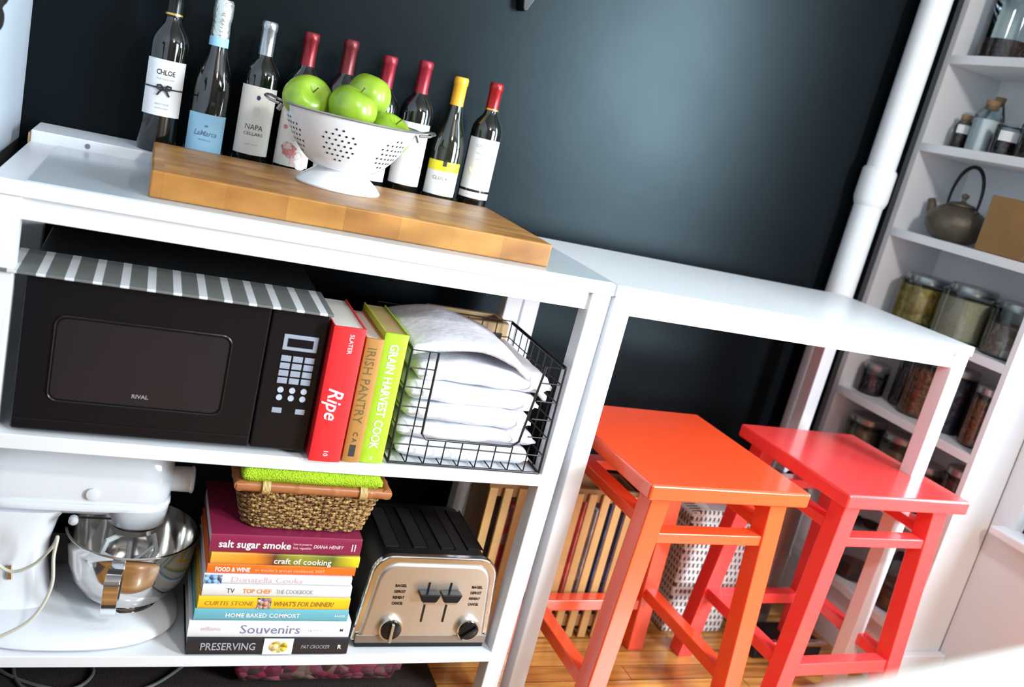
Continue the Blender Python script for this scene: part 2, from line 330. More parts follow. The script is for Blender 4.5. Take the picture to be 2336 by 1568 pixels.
P0, P1, PX0, PX1 = .02, .565, 2.20, 2.41
pc = thing('pantry_cabinet', 'tall built-in open white pantry shelving full of jars, beside the pipe', 'cabinet', (PX0, .3, FZ)); o = (PX0, .3, FZ)
b = MB(o); b.box(PX0, PX1, P1-.020, P1, FZ, 2.55); b.build('side_panel', WHITE, pc)
b = MB(o); b.box(PX0, XW-.002, P0, P0+.018, FZ, 2.55); b.build('side_panel', WHITE, pc, .002)
b = MB(o); b.box(PX0+.012, PX1, P1+.0005, WALL-.003, FZ, 2.55); b.build('filler_strip', mat('grey_filler', (.35, .37, .38), .6, var=.05), pc)
b = MB(o); b.box(PX1, PX1+.01, P0+.018, P1, FZ, 2.55); b.build('back_panel', WHITE, pc)
for z in (1.85, 1.604, 1.362, 1.115, .868, .625, .385, .105):
    b = MB(o); b.box(PX0, PX1, P0+.018, P1-.020, z-.024, z); b.build('shelf', WHITE, pc, .0015)
b = MB(o); b.box(PX0+.02, PX0+.035, P0+.018, P1-.02, FZ, .08); b.build('plinth', WHITE, pc)

# ================================================================== BUTCHER BLOCK
bx0, bx1, by0, by1 = .217, .937, .050, .448
b = MB((.577, .25, H)); b.box(bx0, bx1, by0, by1, H+.001, H+.046)
bb = b.build('butcher_block', BOARDM, None, .004, seg=3); bb.location = (.577, .25, H)
tag(bb, 'thick honey-brown end grain butcher block lying on the left white table', 'cutting board')
BT = H+.0465

# ================================================================== BOTTLES
LED = .9275
def bottle(x, h, kind, foil, foil_len, lab, label, y=.50, bm=None, foilr=.0148):
    R_ = {'bord': .0370, 'burg': .0395, 'champ': .0400, 'slim': .0355}[kind]
    t = thing('wine_bottle', label, 'bottle', (x, y, LED), group='wine bottles along the black wall')
    s = h/.30
    if kind in ('bord', 'slim'):
        pr = [(0, .004), (R_*.6, .003), (R_*.93, 0), (R_, .006), (R_, .188*s), (R_*.97, .198*s), (R_*.80, .212*s), (.0175, .226*s), (.0140, .236*s), (.0135, h-.02), (.0135, h-.002), (.0, h-.001)]
    else:
        pr = [(0, .004), (R_*.6, .003), (R_*.93, 0), (R_, .006), (R_, .130*s), (R_*.95, .150*s), (R_*.78, .175*s), (R_*.55, .200*s), (.0175, .222*s), (.0145, .240*s), (.0135, h-.02), (.0135, h-.002), (0, h-.001)]
    b = MB(); b.lathe(pr, n=36); b.build('bottle_body', bm or BOTTLE, t, angle=60)
    if foil:
        fr = foilr; b = MB()
        if kind == 'champ': b.lathe([(.0175, h-foil_len), (.0185, h-foil_len+.03), (.0175, h-.045), (.0195, h-.03), (.0190, h-.006), (.016, h), (0, h+.001)], n=28, close=False)
        else: b.lathe([(fr+.0010, h-foil_len), (fr, h-foil_len+.01), (fr, h-.018), (fr+.0012, h-.016), (fr+.0012, h-.004), (fr-.001, h), (0, h)], n=28, close=False)
        b.build('foil_capsule', foil, t, angle=50)
    ang = math.atan2(-1.53-y, .2056-x); ph = -pi/2+(ang+pi/2)*.75
    res = []
    for (z0, z1, half, m) in lab:
        b = MB(); a = radians(half); rr = R_+.0006
        b.lathe([(rr, z0), (rr, z1)], n=24, a0=ph-a, a1=ph+a, close=False); lo = b.build('label', m, t); lo['_r'] = rr; lo['_p'] = ph; res.append(lo)
    return t, res
def ctext(lo, s, z, h, m, w=None, du=0, shear=0, bold=0):
    rr, ph = lo['_r']+.0004, lo['_p']
    o = text(lo, s, (0, 0, 0), *TX, h, m, w, shear=shear, bold=bold, fn=lambda x, y: (rr*cos(ph+(x+du)/rr), rr*sin(ph+(x+du)/rr), z+y)); return o
def cpatch(lo, pts, z, m, name, du=0):       # small flat mark wrapped on a label
    rr, ph = lo['_r']+.0007, lo['_p']; b = MB(); 
    b.add([(rr*cos(ph+(x+du)/rr), rr*sin(ph+(x+du)/rr), z+y) for x, y in pts], [tuple(range(len(pts)))]); return b.build(name, m, lo, smooth=False)
def ell(rx, ry, n=16, cx=0, cy=0): return [(cx+rx*cos(2*pi*i/n), cy+ry*sin(2*pi*i/n)) for i in range(n)]
RFOIL = mat('dark_red_foil', (.20, .008, .014), .33, .35, rvar=.08, vscale=90); RFOIL2 = mat('burgundy_foil', (.13, .010, .013), .36, .3, rvar=.08, vscale=90); RFOIL3 = mat('crimson_foil', (.28, .013, .026), .33, .35, rvar=.08, vscale=90)
RFOIL4 = mat('bright_red_foil', (.32, .009, .011), .28, .35, rvar=.05, vscale=90)
YFOIL = mat('yellow_foil', (.85, .44, .03), .4, .1, rvar=.06, vscale=90); SFOIL = mat('silver_foil', (.42, .44, .46), .28, .85, rvar=.1, vscale=120); CFOIL = mat('silver_green_foil', (.66, .72, .68), .25, .8, rvar=.12, vscale=150, bump=.5, bscale=160)
BFOIL = mat('black_foil', (.01, .01, .011), .25, .3, rvar=.05)
LBLUE = mat('pale_blue_label', (.30, .58, .80), .55, var=.03); YLAB = mat('yellow_label', (.90, .78, .02), .5, var=.03); PINK = mat('pink_flower_ink', (.62, .22, .20), .6, var=.35, vscale=200); PINKL = mat('pale_pink_petal', (.78, .55, .52), .6, var=.2, vscale=200)
GREYI = mat('grey_ink', (.38, .38, .42), .6, var=.1); BLUEI = mat('blue_grey_ink', (.12, .2, .34), .6, var=.1); GOLD = mat('gold_band', (.75, .50, .12), .3, .8, rvar=.1)

t1, l = bottle(.222, .335, 'bord', BFOIL, .07, [(.073, .182, 68, PAPER)], 'tallest dark bottle, white label tied with a black bow, leftmost in the row')
b = MB(); b.lathe([(.0165, .268), (.0165, .272)], n=24); b.build('neck_ring', GOLD, t1)
ctext(l[0], 'CHLOE', .158, .010, TEXTDK, .036, bold=.02); ctext(l[0], 'WINE COLLECTION', .145, .0035, GREYI, .034); ctext(l[0], 'PINOT NOIR', .096, .0035, GREYI, .026); ctext(l[0], 'MONTEREY COUNTY', .088, .003, GREYI, .026)
rr, ph = l[0]['_r']+.001, l[0]['_p']; b = MB(); a = radians(70)
b.lathe([(rr, .1255), (rr, .1285)], n=24, a0=ph-a, a1=ph+a, close=False)
bow = b.build('ribbon', TEXTDK, t1)
b = MB(); fx = lambda x, z, d=.002: ((rr+d)*cos(ph+x/rr), (rr+d)*sin(ph+x/rr), .127+z)
for sx in (-1, 1):
    b.tube([fx(0, 0), fx(sx*.006, .006, .005), fx(sx*.011, .005, .006), fx(sx*.012, 0, .005), fx(sx*.007, -.002, .004), fx(0, 0)], .0022, 6)
    b.tube([fx(0, 0), fx(sx*.006, -.006, .003), fx(sx*.011, -.014, .002)], .0020, 6)
b.sphere(fx(0, 0, .003), .004, 6); b.build('bow', TEXTDK, bow)

t2, l = bottle(.312, .322, 'champ', CFOIL, .098, [(.012, .096, 60, LBLUE)], 'sparkling wine bottle with crinkled silver foil and pale blue label')
b = MB(); b.lathe([(.0185, .215), (.0190, .222), (.0190, .246), (.0180, .25)], n=28, close=False); b.build('blue_neck_band', LBLUE, t2)
ctext(l[0], 'LaMarca', .058, .011, BLUEI, .046, shear=.25, bold=.015); ctext(l[0], 'PROSECCO', .044, .0035, BLUEI, .024); cpatch(l[0], ell(.004, .002), .072, BLUEI, 'crest')
t3, l = bottle(.405, .303, 'bord', SFOIL, .075, [(.033, .172, 66, CREAM)], 'wine bottle with grey silver capsule and tall cream label, behind the board')
ctext(l[0], 'NAPA', .090, .011, TEXTDK, .036); ctext(l[0], 'CELLARS', .076, .0065, TEXTDK, .040); ctext(l[0], 'NAPA VALLEY', .054, .003, GREYI, .026)
cpatch(l[0], ell(.0045, .0055, 5), .150, mat('navy_ink', (.03, .03, .12), .5, var=.1), 'emblem'); cpatch(l[0], ell(.008, .010), .122, mat('faint_emboss', (.70, .67, .60), .5, var=.05), 'emblem')
t4, l = bottle(.491, .303, 'bord', RFOIL, .068, [(.025, .150, 72, CREAM)], 'wine bottle with red capsule and cream label printed with pink flowers')
for k, (u, z, s) in enumerate(((-.010, .060, .016), (-.004, .052, .011), (-.014, .068, .009), (.012, .042, .018), (.022, .034, .015), (-.024, .105, .005), (.0, .085, .006))):
    cpatch(l[0], [(u+s*(1+.2*sin(5*a*2*pi/20))*cos(a*2*pi/20), s*.9*sin(a*2*pi/20)) for a in range(20)], z, (PINK, PINK, PINKL, PINKL, PAPER, PINK, PINKL)[k], 'flower_print')
bottle(.574, .309, 'bord', RFOIL2, .072, [(.03, .150, 66, PAPER)], 'wine bottle with dull burgundy capsule, mostly hidden behind the green apples')
bottle(.662, .297, 'bord', RFOIL3, .070, [(.03, .075, 62, PAPER)], 'wine bottle with crimson capsule directly behind the colander right side')
t7, l = bottle(.742, .306, 'bord', RFOIL3, .070, [(.035, .172, 64, PAPER)], 'wine bottle with crimson capsule and white label with a red name band')
cpatch(l[0], [(-.019, -.006), (.022, -.006), (.022, .006), (-.019, .006)], .130, mat('red_band_ink', (.50, .05, .08), .5, var=.1), 'red_band'); ctext(l[0], 'CASTILLE', .130, .006, TEXTWH, .034)
t8, l = bottle(.828, .291, 'burg', YFOIL, .068, [(.028, .082, 60, PAPER), (.0822, .104, 60, YLAB)], 'slope shouldered wine bottle with yellow capsule and yellow banded label', bm=BOTTLEG)
ctext(l[0], 'CLOS 415', .066, .008, TEXTDK, .044); cpatch(l[1], [(-.004, -.011), (.005, -.011), (.005, .0), (-.004, .0)], .104, TEXTDK, 'emblem')
t9, l = bottle(.912, .298, 'slim', RFOIL4, .062, [(.056, .172, 68, PAPER), (.036, .050, 68, PAPER)], 'wine bottle with bright red capsule, rightmost in the row by the board corner')
b = MB(); b.lathe([(.0158, .236), (.0162, .238), (.0158, .240)], n=24, close=False); b.build('gold_ring', GOLD, t9)
ctext(l[0], 'Chateau', .155, .007, GREYI, .036, shear=.3); ctext(l[0], 'GRAND VIN', .138, .004, GREYI, .03); ctext(l[0], 'BORDEAUX', .124, .0035, GREYI, .026); cpatch(l[0], ell(.014, .010), .100, mat('pale_yellow_ink', (.80, .76, .50), .6, var=.1), 'label_print', -.012); ctext(l[1], 'MIS EN BOUTEILLE', .043, .003, GREYI, .04)

# ================================================================== COLANDER + APPLES
cx, cy, cz = .560, .285, BT
col = thing('colander', 'white enamel footed colander full of green apples on the butcher block', 'colander', (cx, cy, cz))
RZ = .140
outer = [(.082, .0), (.083, .003), (.074, .014), (.058, .026), (.048, .034), (.049, .040)]
b = MB(); b.lathe([(.080, 0)]+outer+[(.040, .040), (.050, .030), (.078, .003)], n=48, close=False); b.build('foot', ENAMEL, col)
def br(z): k = max(0, min(1, (z-.036)/(RZ-.036))); return .045+(.132-.045)*(k**.52 if k > 0 else 0)
zs = [.036+(RZ-.036)*(i/20)**1.4 for i in range(21)]
b = MB(); b.lathe([(0, .036)]+[(br(z), z) for z in zs]+[(br(z)-.002, z+.0005) for z in zs[::-1]]+[(0, .038)], n=56, close=False); b.build('bowl', ENAMEL, col)
b = MB(); b.tube([(.1325*cos(a*2*pi/56), .1325*sin(a*2*pi/56), RZ) for a in range(56)], .0024, 6, True); b.build('rim', mat('worn_rim_steel', (.35, .36, .38), .35, .7, rvar=.1), col)
for ac in (-108, -48, -168, 12, 72, 132):
    b = MB()
    for i in range(-3, 4):
        for j in range(-3, 4):
            if i*i+j*j+i*j > 7.5: continue
            z = .088+j*.0095; a = radians(ac+(i+.5*j)*6.2); r = br(z)+.0004; r2 = br(z+.003); dr = (r2-r+.0004)/.003
            Nn = Vector((cos(a), sin(a), -dr)).normalized(); T = Vector((-sin(a), cos(a), 0)); W_ = Nn.cross(T)
            c0 = Vector((r*cos(a), r*sin(a), z))+Nn*.0003
            b.add([c0+T*.0023*cos(q*pi/5)+W_*.0023*sin(q*pi/5) for q in range(10)], [tuple(range(10))])
    b.build('perforations', mat('hole_dark', (.015, .016, .018), .7, var=.1), col, smooth=False)
hm = mat('handle_steel', (.38, .38, .37), .28, .9, rvar=.1)
for sg, tw in ((-1, radians(20)), (1, radians(-4))):
    b = MB(); ca, sa = cos(tw), sin(tw)
    pts = [(.129, -.046, -.006), (.150, -.040, -.003), (.163, -.024, .002), (.166, 0, .003), (.163, .024, .002), (.150, .040, -.003), (.129, .046, -.006)]
    q = [(sg*(x*ca-y*sa), (x*sa+y*ca)*1, RZ+z) for x, y, z in pts]; b.tube(q, .0028, 8)
    q2 = [(sg*(x*ca-y*sa), (x*sa+y*ca), RZ+z-.006) for x, y, z in ((.124, -.046, 0), (.130, -.046, -.012))]; b.tube(q2, .0045, 8)
    q2 = [(sg*(x*ca-y*sa), (x*sa+y*ca), RZ+z-.006) for x, y, z in ((.124, .046, 0), (.130, .046, -.012))]; b.tube(q2, .0045, 8)
    b.build('handle', hm, col)
def mat_apple():
    m, nt, b = nodes_mat('green_apple_skin'); L = nt.links
    tc = nt.nodes.new('ShaderNodeTexCoord'); n = nt.nodes.new('ShaderNodeTexNoise'); n.inputs['Scale'].default_value = 18; n.inputs['Detail'].default_value = 3; L.new(tc.outputs['Object'], n.inputs['Vector'])
    r = ramp(nt, [(.3, (.17, .32, .015)), (.7, (.34, .48, .04))]); L.new(n.outputs['Fac'], r.inputs[0]); L.new(r.outputs[0], b.inputs['Base Color'])
    b.inputs['Roughness'].default_value = .28; b.inputs['Subsurface Weight'].default_value = .1; b.inputs['Subsurface Radius'].default_value = (.01, .02, .004); b.inputs['Coat Weight'].default_value = .15
    return m
APP = mat_apple(); STEMM = mat('apple_stem', (.10, .06, .02), .7, var=.2)
def apple(r, loc, rot, label, sq=(1, 1, .9)):
    t = thing('apple', label, 'apple', loc, rot, 'green apples in the colander')
    def f(u, v):
        a = 2*pi*u; ph = pi*v; rr = r*sin(ph)**.92*(1+.035*cos(5*a)*(v**2)); dip = .30*r*math.exp(-(ph/.38)**2); dipb = .16*r*math.exp(-((pi-ph)/.4)**2)
        z = r*cos(ph)*.92-dip+dipb; k = 1-.10*max(0, -cos(ph)); return (rr*cos(a)*k*sq[0], rr*sin(a)*k*sq[1], z*sq[2]/.9)
    b = MB(); b.grid(f, 32, 20, True); b.build('apple_body', APP, t, angle=180)
    b = MB(); b.tube([(0, 0, r*.55), (.001, 0, r*.75), (.004, .001, r*.95)], .0013, 6); b.build('stem', STEMM, t)
    return t
ap = [(.044, (.470, .275, 1.106), (radians(55), radians(-20), .5), 'green apple on the left of the colander, darkest of the pile', (1.12, 1, .86)),
      (.047, (.551, .240, 1.108), (radians(10), radians(12), .3), 'large shiny green apple at the front centre of the pile', (1, 1, .9)),
      (.046, (.592, .318, 1.134), (radians(-10), radians(14), 0), 'topmost green apple, standing behind the front centre apple', (.96, 1, .98)),
      (.045, (.632, .262, 1.073), (radians(25), radians(20), 0), 'lowest green apple, at the right rim of the colander', (1, 1, .9))]
for a in ap: apple(*a)
apple(.044, (.545, .345, 1.06), (0, 0, 0), 'green apple hidden low at the back of the colander pile'); apple(.043, (.555, .262, 1.022), (0, 0, 0), 'green apple at the bottom of the colander under the others')

# ================================================================== MICROWAVE
mx0, mx1, my0, my1, mz0, mz1 = .060, .538, .012, .39, SH1+.006, .762
o = (mx0, my0, SH1); mw = thing('microwave', 'black countertop microwave oven with keypad, on the upper shelf', 'microwave', o)
b = MB(o); b.box(mx0, mx1, my0+.018, my1, mz0, mz1); b.build('casing', BLKM, mw, .004)
b = MB(o); b.box(mx0, .437, my0, my0+.0175, mz0, mz1); b.build('door', BLK, mw, .004)
b = MB(o); b.box(.438, mx1, my0, my0+.0175, mz0, mz1); b.build('control_panel', BLK, mw, .004)
def rrect(x0, x1, z0, z1, r, n=5):
    P = []
    for (cx_, cz_, a) in ((x1-r, z1-r, 0), (x0+r, z1-r, 90), (x0+r, z0+r, 180), (x1-r, z0+r, 270)):
        for i in range(n+1): q = radians(a+90*i/n); P.append((cx_+r*cos(q), cz_+r*sin(q)))
    return P
dr = mw.children[1]; pn = mw.children[2]
for c in mw.children:
    if c.name.startswith('door'): dr = c
    if c.name.startswith('control'): pn = c
b = MB(o); b.prism(rrect(.112, .376, .560, .697, .014), my0-.0012, my0+.002); b.build('door_window', DARKGLASS, dr)
b = MB(o); P_ = rrect(.108, .380, .556, .701, .016); b.tube([(x, my0-.001, z) for x, z in P_], .0018, 6, True); b.build('window_frame', BLK, dr)
text(dr, 'RIVAL', (.248, my0-.0014, .577), *TX, .007, mat('silver_ink', (.35, .36, .38), .4, .3), .026, org=o, bold=.02)
b = MB(o); b.box(.064, .433, my0-.002, my0, .519, .522); b.build('door_trim', BLK, dr, .001)
KEY = mat('keypad_grey', (.30, .34, .42), .5, var=.04)
b = MB(o); b.box(.464, .524, my0-.002, my0, .690, .719); b.build('display_frame', KEY, pn, .001)
b = MB(o); b.box(.472, .516, my0-.0032, my0-.0018, .697, .712); b.build('display', BLK, pn)
for r_ in range(4):
    for c_ in range(3):
        x = .465+c_*.0205; z = .680-r_*.0137; b = MB(o); b.box(x, x+.0175, my0-.0022, my0, z-.011, z); b.build('key', KEY, pn, .001)
for r_ in range(2):
    for c_ in range(3):
        b = MB(o); b.lathe([(0, 0), (.0055, 0), (.0055, -.0022), (0, -.0022)], (.474+c_*.0205, my0, .616-r_*.0145), 14, 'y', close=False); b.build('round_key', mat('keypad_light', (.45, .50, .58), .5, var=.04), pn)
for x in (.465, .506): b = MB(o); b.box(x, x+.0175, my0-.0022, my0, .572, .582); b.build('key', KEY, pn, .001)
# striped towel on the microwave
TOW = mat_stripes('grey_white_striped_cotton', (.62, .64, .66), (.13, .135, .13), .0400, .33, 0)
b = MB((.035, .0, mz1)); 
for k in (0, 1):
    b.grid(lambda u, v: (.020+.520*u, -.002+.155*v if v > .0 else -.002, mz1+.0015+.003*k+.001*sin(u*30+v*4)+(.0)), 60, 6)
b.box(.020, .540, -.003, .152, mz1+.001, mz1+.0058)
b.v = b.v[-8:]; b.f = [(0, 1, 3, 2), (4, 6, 7, 5), (0, 4, 5, 1), (2, 3, 7, 6), (0, 2, 6, 4), (1, 5, 7, 3)]
tw = b.build('striped_towel', TOW, None, .0015); tw.location = (.035, 0, mz1); tag(tw, 'grey and white striped towel folded flat on top of the microwave', 'towel')

# ================================================================== UPRIGHT BOOKS
def book(L, Dp, T, spine, label, loc, rot=(0, 0, 0), group=None, hard=.0022, pages=None):
    t = thing('book', label, 'book', loc, rot, group)
    b = MB(); b.box(0, L, 0, Dp, 0, hard); b.box(0, L, 0, Dp, T-hard, T)
    n = 6
    for i in range(n):          # slightly rounded spine
        a0, a1 = pi*i/n, pi*(i+1)/n; f = lambda a: (-.0025*sin(a), T/2-T/2*cos(a))
        (y0, z0), (y1, z1) = f(a0), f(a1)
        b.add([(0, y0, z0), (L, y0, z0), (L, y1, z1), (0, y1, z1), (0, .003, z0), (L, .003, z0), (L, .003, z1), (0, .003, z1)], [(0, 1, 2, 3), (4, 5, 6, 7), (0, 3, 7, 4), (1, 2, 6, 5)])
    b.build('cover', spine, t, angle=40)
    b = MB(); b.box(.003, L-.003, .003, Dp-.004, hard, T-hard); b.build('page_block', pages or PAGES, t)
    return t
def stext(t, s, x, z, h, m, w=None, y=-.0026, **k): return text(t, s, (x, y, z), *TX, h, m, w, **k)
DN = (0, pi/2, 0)       # upright, title reads downwards
REDB = mat('red_book_cloth', (.78, .022, .028), .45, var=.04); BRN = mat('tan_book_cover', (.42, .20, .05), .5, var=.08); GRN = mat('lime_book_cover', (.38, .60, .03), .42, var=.12, vscale=60)
GP = 'upright cookbooks beside the microwave'
t = book(.256, .200, .057, REDB, 'thick red upright cookbook beside the microwave, white script title', (.5415, -.012, SH1+.257), DN, GP)
stext(t, 'SLATER', .030, .034, .008, TEXTWH, .036); stext(t, 'Ripe', .145, .026, .028, TEXTWH, .060, shear=.3, bold=.01); stext(t, '10', .240, .028, .009, TEXTWH)
t = book(.240, .195, .032, BRN, 'tan brown upright cookbook between the red and the green one', (.6035, -.006, SH1+.241), DN, GP)
stext(t, 'IRISH PANTRY', .090, .014, .016, mat('olive_ink', (.13, .10, .03), .6, var=.1), .145); stext(t, 'C A', .190, .015, .009, TEXTDK, .02); b = MB(); b.box(.205, .228, -.0029, -.002, .009, .020); b.build('publisher_mark', TEXTDK, t)
t = book(.253, .200, .044, GRN, 'lime green upright cookbook next to the wire basket', (.6365, -.002, SH1+.254), DN, GP, pages=mat('tan_page_edges', (.42, .30, .12), .6, var=.1))
stext(t, 'GRAIN HARVEST COOK', .122, .021, .017, TEXTWH, .205, bold=.02); stext(t, 'M', .243, .020, .007, TEXTWH)

# ================================================================== STACKED BOOKS
zz = SH2+.002
OR1 = mat_gradx('orange_green_photo_cover', [(0, (.75, .42, .06)), (.35, (.80, .25, .02)), (.47, (.12, .04, .02)), (.62, (.30, .30, .03)), (.85, (.12, .12, .02)), (1, (.70, .58, .02))], 0, .28)
cov = {n: mat(n, c, .35, var=.05, vscale=20) for n, c in dict(black_cover=(.02, .02, .025), white_cover=(.78, .80, .84), teal_cover=(.14, .42, .50), yellow_cover=(.90, .52, .02), offwhite_cover=(.72, .72, .70), pale_cover=(.76, .77, .85), orange_cover=(.90, .15, .01), plum_cover=(.24, .015, .06)).items()}
PLB = mat('purple_grey_ink', (.20, .20, .34), .6, var=.1); PKI = mat('pink_grey_ink', (.72, .50, .55), .6, var=.1); ORI = mat('orange_ink', (.85, .25, .05), .6, var=.1)
stk = [(.305, .236, .037, 'black_cover', 'black cookbook at the very bottom of the stack, fruit photo on its spine', .389),
       (.304, .232, .036, 'white_cover', 'white cookbook with blue-grey title, second from the bottom of the stack', .387),
       (.288, .225, .0265, 'teal_cover', 'teal cookbook in the lower half of the stack', .393),
       (.283, .222, .0265, 'yellow_cover', 'yellow cookbook with brown title in the middle of the stack', .396),
       (.277, .220, .0265, 'offwhite_cover', 'off-white cookbook with orange and grey title, just above the yellow one', .400),
       (.274, .215, .0205, 'pale_cover', 'thin pale book with pink title and small blue photo on the spine', .399),
       (.275, .215, .0200, 'orange_cover', 'thin bright orange cookbook with white title in the stack', .402),
       (.275, .210, .0235, None, 'cookbook with orange and olive photo spine, second from the top', .405),
       (.279, .215, .0365, 'plum_cover', 'plum red cookbook on top of the stack, under the wicker basket', .400)]
SB = []
for (L, Dp, T, c, lb, x0) in stk:
    SB.append((book(L, Dp, T-.0008, cov[c] if c else OR1, lb, (x0, .004+random.uniform(-.002, .002), zz), (0, 0, radians(random.uniform(-.4, .4))), 'cookbooks in the horizontal stack'), T)); zz += T
STKTOP = zz
T_ = [x[0] for x in SB]
silv = mat('silver_blue_ink', (.42, .46, .55), .4, .2, var=.05)
stext(T_[0], 'PRESERVING', .075, .019, .016, silv, .100, bold=.01); stext(T_[0], 'PAT CROCKER', .240, .018, .008, silv, .056, shear=.2); stext(T_[0], 'R', .288, .018, .009, TEXTWH, bold=.03)
b = MB(); b.box(.140, .196, -.0032, -.0015, .001, .0355); ph_ = b.build('photo_panel', PAPER, T_[0])
b = MB(); b.add([(.168+.018*cos(a*.35), -.0036, .018+.013*sin(a*.35)) for a in range(18)], [tuple(range(18))]); b.build('fruit_print', mat_chunks('fruit_print', [(.75, .60, .03), (.45, .25, .02), (.9, .85, .5), (.55, .45, .02)], 90), ph_, smooth=False)
stext(T_[1], 'Souvenirs', .150, .019, .019, PLB, .112); stext(T_[1], 'williams', .040, .020, .009, PKI, .036); stext(T_[1], 'recipes', .225, .018, .006, mat('faint_ink', (.62, .62, .70), .6, var=.05), .05); stext(T_[1], 'M', .287, .018, .006, TEXTDK, bold=.03)
stext(T_[2], 'HOME BAKED COMFORT', .125, .013, .009, TEXTWH, .138, bold=.015); stext(T_[2], 'BAKER', .272, .013, .005, TEXTWH)
OLI = mat('brown_yellow_ink', (.35, .18, .01), .6, var=.1)
stext(T_[3], 'CURTIS STONE', .056, .013, .009, OLI, .088, shear=.15); stext(T_[3], "WHAT'S FOR DINNER?", .195, .013, .010, OLI, .115, shear=.15, bold=.02)
b = MB(); b.box(.107, .132, -.0032, -.0015, .002, .0245); b.build('photo_panel', mat_chunks('portrait_print', [(.2, .3, .45), (.5, .2, .12), (.7, .6, .5)], 120), T_[3])
stext(T_[4], 'TOP CHEF', .098, .013, .009, ORI, .052, bold=.02); stext(T_[4], 'THE COOKBOOK', .168, .013, .009, GREYI, .070, bold=.01); stext(T_[4], 'TV', .050, .013, .010, TEXTDK, .014)
stext(T_[5], 'Donatella Cooks', .115, .011, .011, PKI, .130); 
b = MB(); b.box(.002, .032, -.0032, -.0015, .001, .0185); b.build('photo_panel', mat_chunks('blue_print', [(.10, .28, .60), (.25, .45, .7), (.3, .15, .08), (.15, .3, .6)], 120), T_[5])
stext(T_[6], 'FOOD & WINE', .045, .0095, .009, TEXTWH, .062, bold=.03); stext(T_[6], "an insider's annual cookbook 2007", .150, .0095, .006, mat('pale_orange_ink', (.95, .55, .35), .5, var=.05), .130)
stext(T_[7], 'craft of cooking', .167, .011, .012, TEXTWH, .108, bold=.01)
PW = mat('pale_pink_ink', (.80, .62, .68), .5, var=.05)
stext(T_[8], 'salt sugar smoke', .080, .018, .015, TEXTWH, .130, bold=.02); stext(T_[8], 'how to preserve', .166, .022, .005, PW, .034); stext(T_[8], 'fruit, vegetables', .166, .014, .005, PW, .034); stext(T_[8], 'DIANA HENRY', .216, .018, .0075, PW, .058, shear=.2, bold=.01); stext(T_[8], 'II', .264, .018, .016, PW)

# ================================================================== WICKER BASKET ON THE BOOKS
kx0, kx1, ky0, ky1, kz = .430, .712, .012, .200, STKTOP+.001
kb = thing('wicker_basket', 'small brown wicker basket with bamboo rim on top of the book stack', 'basket', (.57, .10, kz)); o = (.57, .10, kz)
WK = mat_chunks('wicker_brown', [(.30, .16, .05), (.48, .30, .10), (.18, .08, .03), (.40, .24, .08)], 160, .5)
STK = mat('wicker_stake', (.10, .045, .02), .6, var=.3, vscale=100)
def brect(z, n=96, off=0):
    k = (z-kz)/.088; sx = .114+.022*k; sy = .070+.016*k; P = []
    for i in range(n):
        a = 2*pi*i/n; c_, s_ = cos(a), sin(a); e = .35
        P.append((.571+math.copysign(abs(c_)**e, c_)*sx*(1), .100+math.copysign(abs(s_)**e, s_)*sy, z))
    return P
def resample(P, n):
    d = [0]; 
    for i in range(len(P)): d.append(d[-1]+(Vector(P[(i+1) % len(P)])-Vector(P[i])).length)
    out = []; j = 0
    for k in range(n):
        t = d[-1]*k/n
        while d[j+1] < t: j += 1
        f = (t-d[j])/(d[j+1]-d[j]+1e-9); out.append(Vector(P[j]).lerp(Vector(P[(j+1) % len(P)]), f))
    return out
b = MB(o); NS = 46; rows = 15
for r_ in range(rows):
    z = kz+.004+r_*.0056; P = resample(brect(z), NS*4); Q = []
    for i, q in enumerate(P):
        d = (q-Vector((.571, .100, q.z))).normalized(); s = .0028*cos(pi*i/4+pi*(r_ % 2)*1.0); Q.append(q+d*s+Vector((0, 0, .0008*sin(i*.7+r_))))
    b.tube(Q, .0029, 5, True)
b.build('woven_body', WK, kb)
b = MB(o); A = resample(brect(kz+.001), NS); Bq = resample(brect(kz+.088), NS)
for i in range(NS): b.tube([A[i], Bq[i]], .0022, 5)
b.build('stakes', STK, kb)
b = MB(o); b.prism([(p_[0], p_[1]) for p_ in resample(brect(kz+.001), 60)], kz, kz+.004, 'z'); b.build('base', STK, kb)
BAM = mat('brown_bamboo', (.36, .13, .045), .32, var=.25, vscale=40); RAT = mat('rattan_tie', (.60, .42, .18), .45, var=.2, vscale=200)
zr = kz+.094
for (p0, p1) in (((kx0-.002, .012, zr), (kx1+.002, .012, zr)), ((kx0-.002, .190, zr), (kx1+.002, .190, zr)), ((kx0+.004, .004, zr+.002), (kx0+.004, .198, zr+.002)), ((kx1-.006, .004, zr+.002), (kx1-.006, .198, zr+.002))):
    pa, pb = Vector(p0), Vector(p1); L = (pb-pa).length; pts = []; rs = []
    N = 60
    for i in range(N+1):
        t_ = i/N; pts.append(pa.lerp(pb, t_)); g = min(abs(((t_*L+.02) % .066)-.0), .066-((t_*L+.02) % .066)); rs.append(.0105+.0016*math.exp(-(g/.003)**2))
    b = MB(o); b.tube(pts, lambda t_, rs=rs: rs[min(N, int(round(t_*N)))], 12); b.build('bamboo_rim', BAM, kb)
for x in (.480, .660):
    b = MB(o)
    for k in range(6): b.tube([(x+k*.0024-.006, .012+.0135*cos(a*pi/8), zr+.0135*sin(a*pi/8)) for a in range(16)], .0013, 5, True)
    b.build('rattan_binding', RAT, kb)
